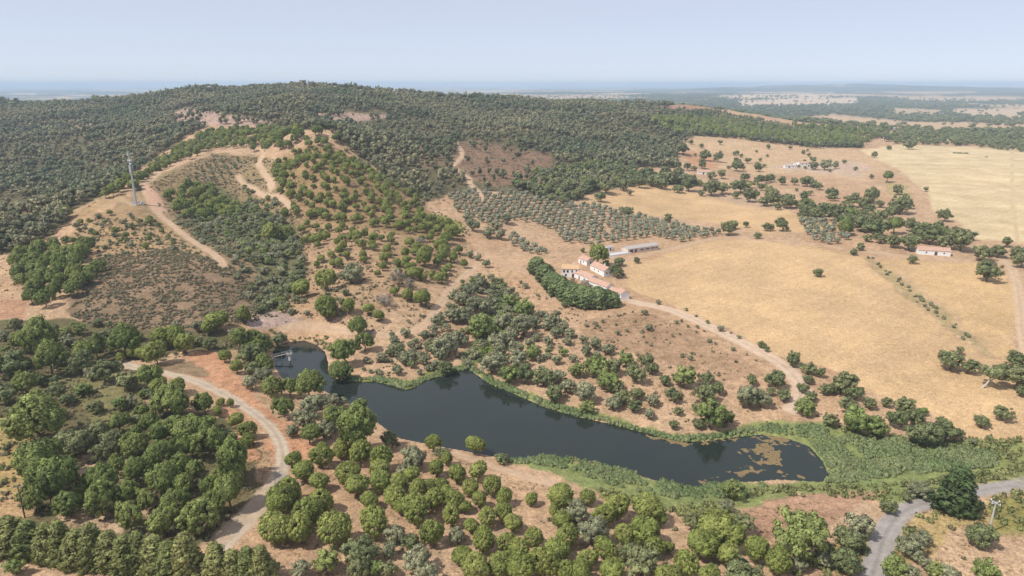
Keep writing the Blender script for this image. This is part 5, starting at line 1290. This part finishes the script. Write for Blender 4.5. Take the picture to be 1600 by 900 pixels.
MB().tube((0, 0, 2.95), (0, 0, 3.7), 0.18, 0.18, 8).tube((-0.35, 0, 3.7), (0.35, 0, 3.7), 0.06, 0.06, 6).build('valve_wheel', M['door'], o)
wk = MB(); wk.add([(-1.3,-0.45,2.74),(-1.3,0.45,2.74),(-7.2,-1.55,1.9),(-7.2,-2.45,1.9),(-1.3,-0.45,2.92),(-1.3,0.45,2.92),(-7.2,-1.55,2.08),(-7.2,-2.45,2.08)],
                  [(0,1,2,3),(4,7,6,5),(0,4,5,1),(1,5,6,2),(2,6,7,3),(3,7,4,0)])
wk.build('walkway', M['weathered'], o)
for x_, y_, z_ in ((-3.2, -0.62, 2.5), (-5.3, -1.35, 2.15)):
    MB().tube((x_, y_, -2), (x_, y_, z_), 0.12, 0.12, 8).build('support_post', M['steel'], o)
hr_ = MB()
for s in (0.42, -0.42):
    hr_.tube((-1.3, s, 3.85), (-7.2, -2.0 + s, 3.0), 0.035, 0.035, 5)
    for k in range(5):
        t_ = k / 4; hr_.tube((-1.3 - 5.9 * t_, s - 2.0 * t_, 2.85 - 0.84 * t_), (-1.3 - 5.9 * t_, s - 2.0 * t_, 3.85 - 0.85 * t_), 0.03, 0.03, 4)
hr_.build('handrail', M['steel'], o)

# ------------------------------------------------------------------ a parked car and a trimmed hedge in the far pasture
q_ = at(1541, 246)
o = link('parked_car', None, None, tuple(q_)); o.rotation_euler = (0, 0, 0.1); tag(o, 'grey car parked far off in the pale pasture', 'car')
cb = MB(); pr = [(-2.1,0.35),(2.1,0.35),(2.15,0.85),(1.3,0.98),(0.7,1.5),(-1.2,1.52),(-1.9,1.0),(-2.15,0.9)]
cb.add([(x, -0.85, z) for x, z in pr] + [(x, 0.85, z) for x, z in pr], [tuple(range(8)), tuple(range(15, 7, -1))] + [((i + 1) % 8, i, 8 + i, 8 + (i + 1) % 8) for i in range(8)])
cb.build('body', M['car'], o)
for x_ in (-1.3, 1.3):
    for y_ in (-0.8, 0.8):
        MB().tube((x_, y_ - 0.1, 0.33), (x_, y_ + 0.1, 0.33), 0.33, 0.33, 12).build('wheel', M['tyre'], o)
for y_ in (-0.86, 0.86):
    MB().box(-1.1, 0.75, y_ - 0.012, y_ + 0.012, 1.02, 1.38).build('side_window', M['glass'], o)
q_ = at(1501, 240)
g = np.random.default_rng(5); nn_ = 60
cc = np.stack([g.uniform(-9, 9, nn_), g.uniform(-0.7, 0.7, nn_), g.uniform(0.3, 1.3, nn_)], 1)
cg = crown_geo(cc, np.full(nn_, 0.8), 16, 0.25, 5)
o = link('trimmed_hedge', mesh_np('trimmed_hedge', cg[0], [cg[1], cg[2]], [M['oak']], normals=cg[3], tint=cg[4]), None, tuple(q_)); o.rotation_euler = (0, 0, -0.35)
tag(o, 'short dark hedge strip far off in the pale pasture', 'hedge')

# ------------------------------------------------------------------ air
def haze():
    m = bpy.data.materials.new('haze'); m.use_nodes = True; nt = m.node_tree
    for n_ in list(nt.nodes):
        if n_.type != 'OUTPUT_MATERIAL': nt.nodes.remove(n_)
    pv = nt.nodes.new('ShaderNodeVolumePrincipled')
    pv.inputs['Color'].default_value = (0.62, 0.79, 1.0, 1)
    pv.inputs['Density'].default_value = 1.1e-4
    pv.inputs['Anisotropy'].default_value = 0.0
    nt.links.new(pv.outputs[0], nt.nodes['Material Output'].inputs['Volume'])
    zlo = float(Z.min()) - 2; zhi = max(float(Z.max()) + 2, 150.0)
    b = MB().box(-47000, 47000, -47000, 47000, zlo, zhi)
    return tag(b.build('haze', m), 'pale blue summer haze over the whole country', 'haze', kind='stuff')
haze()
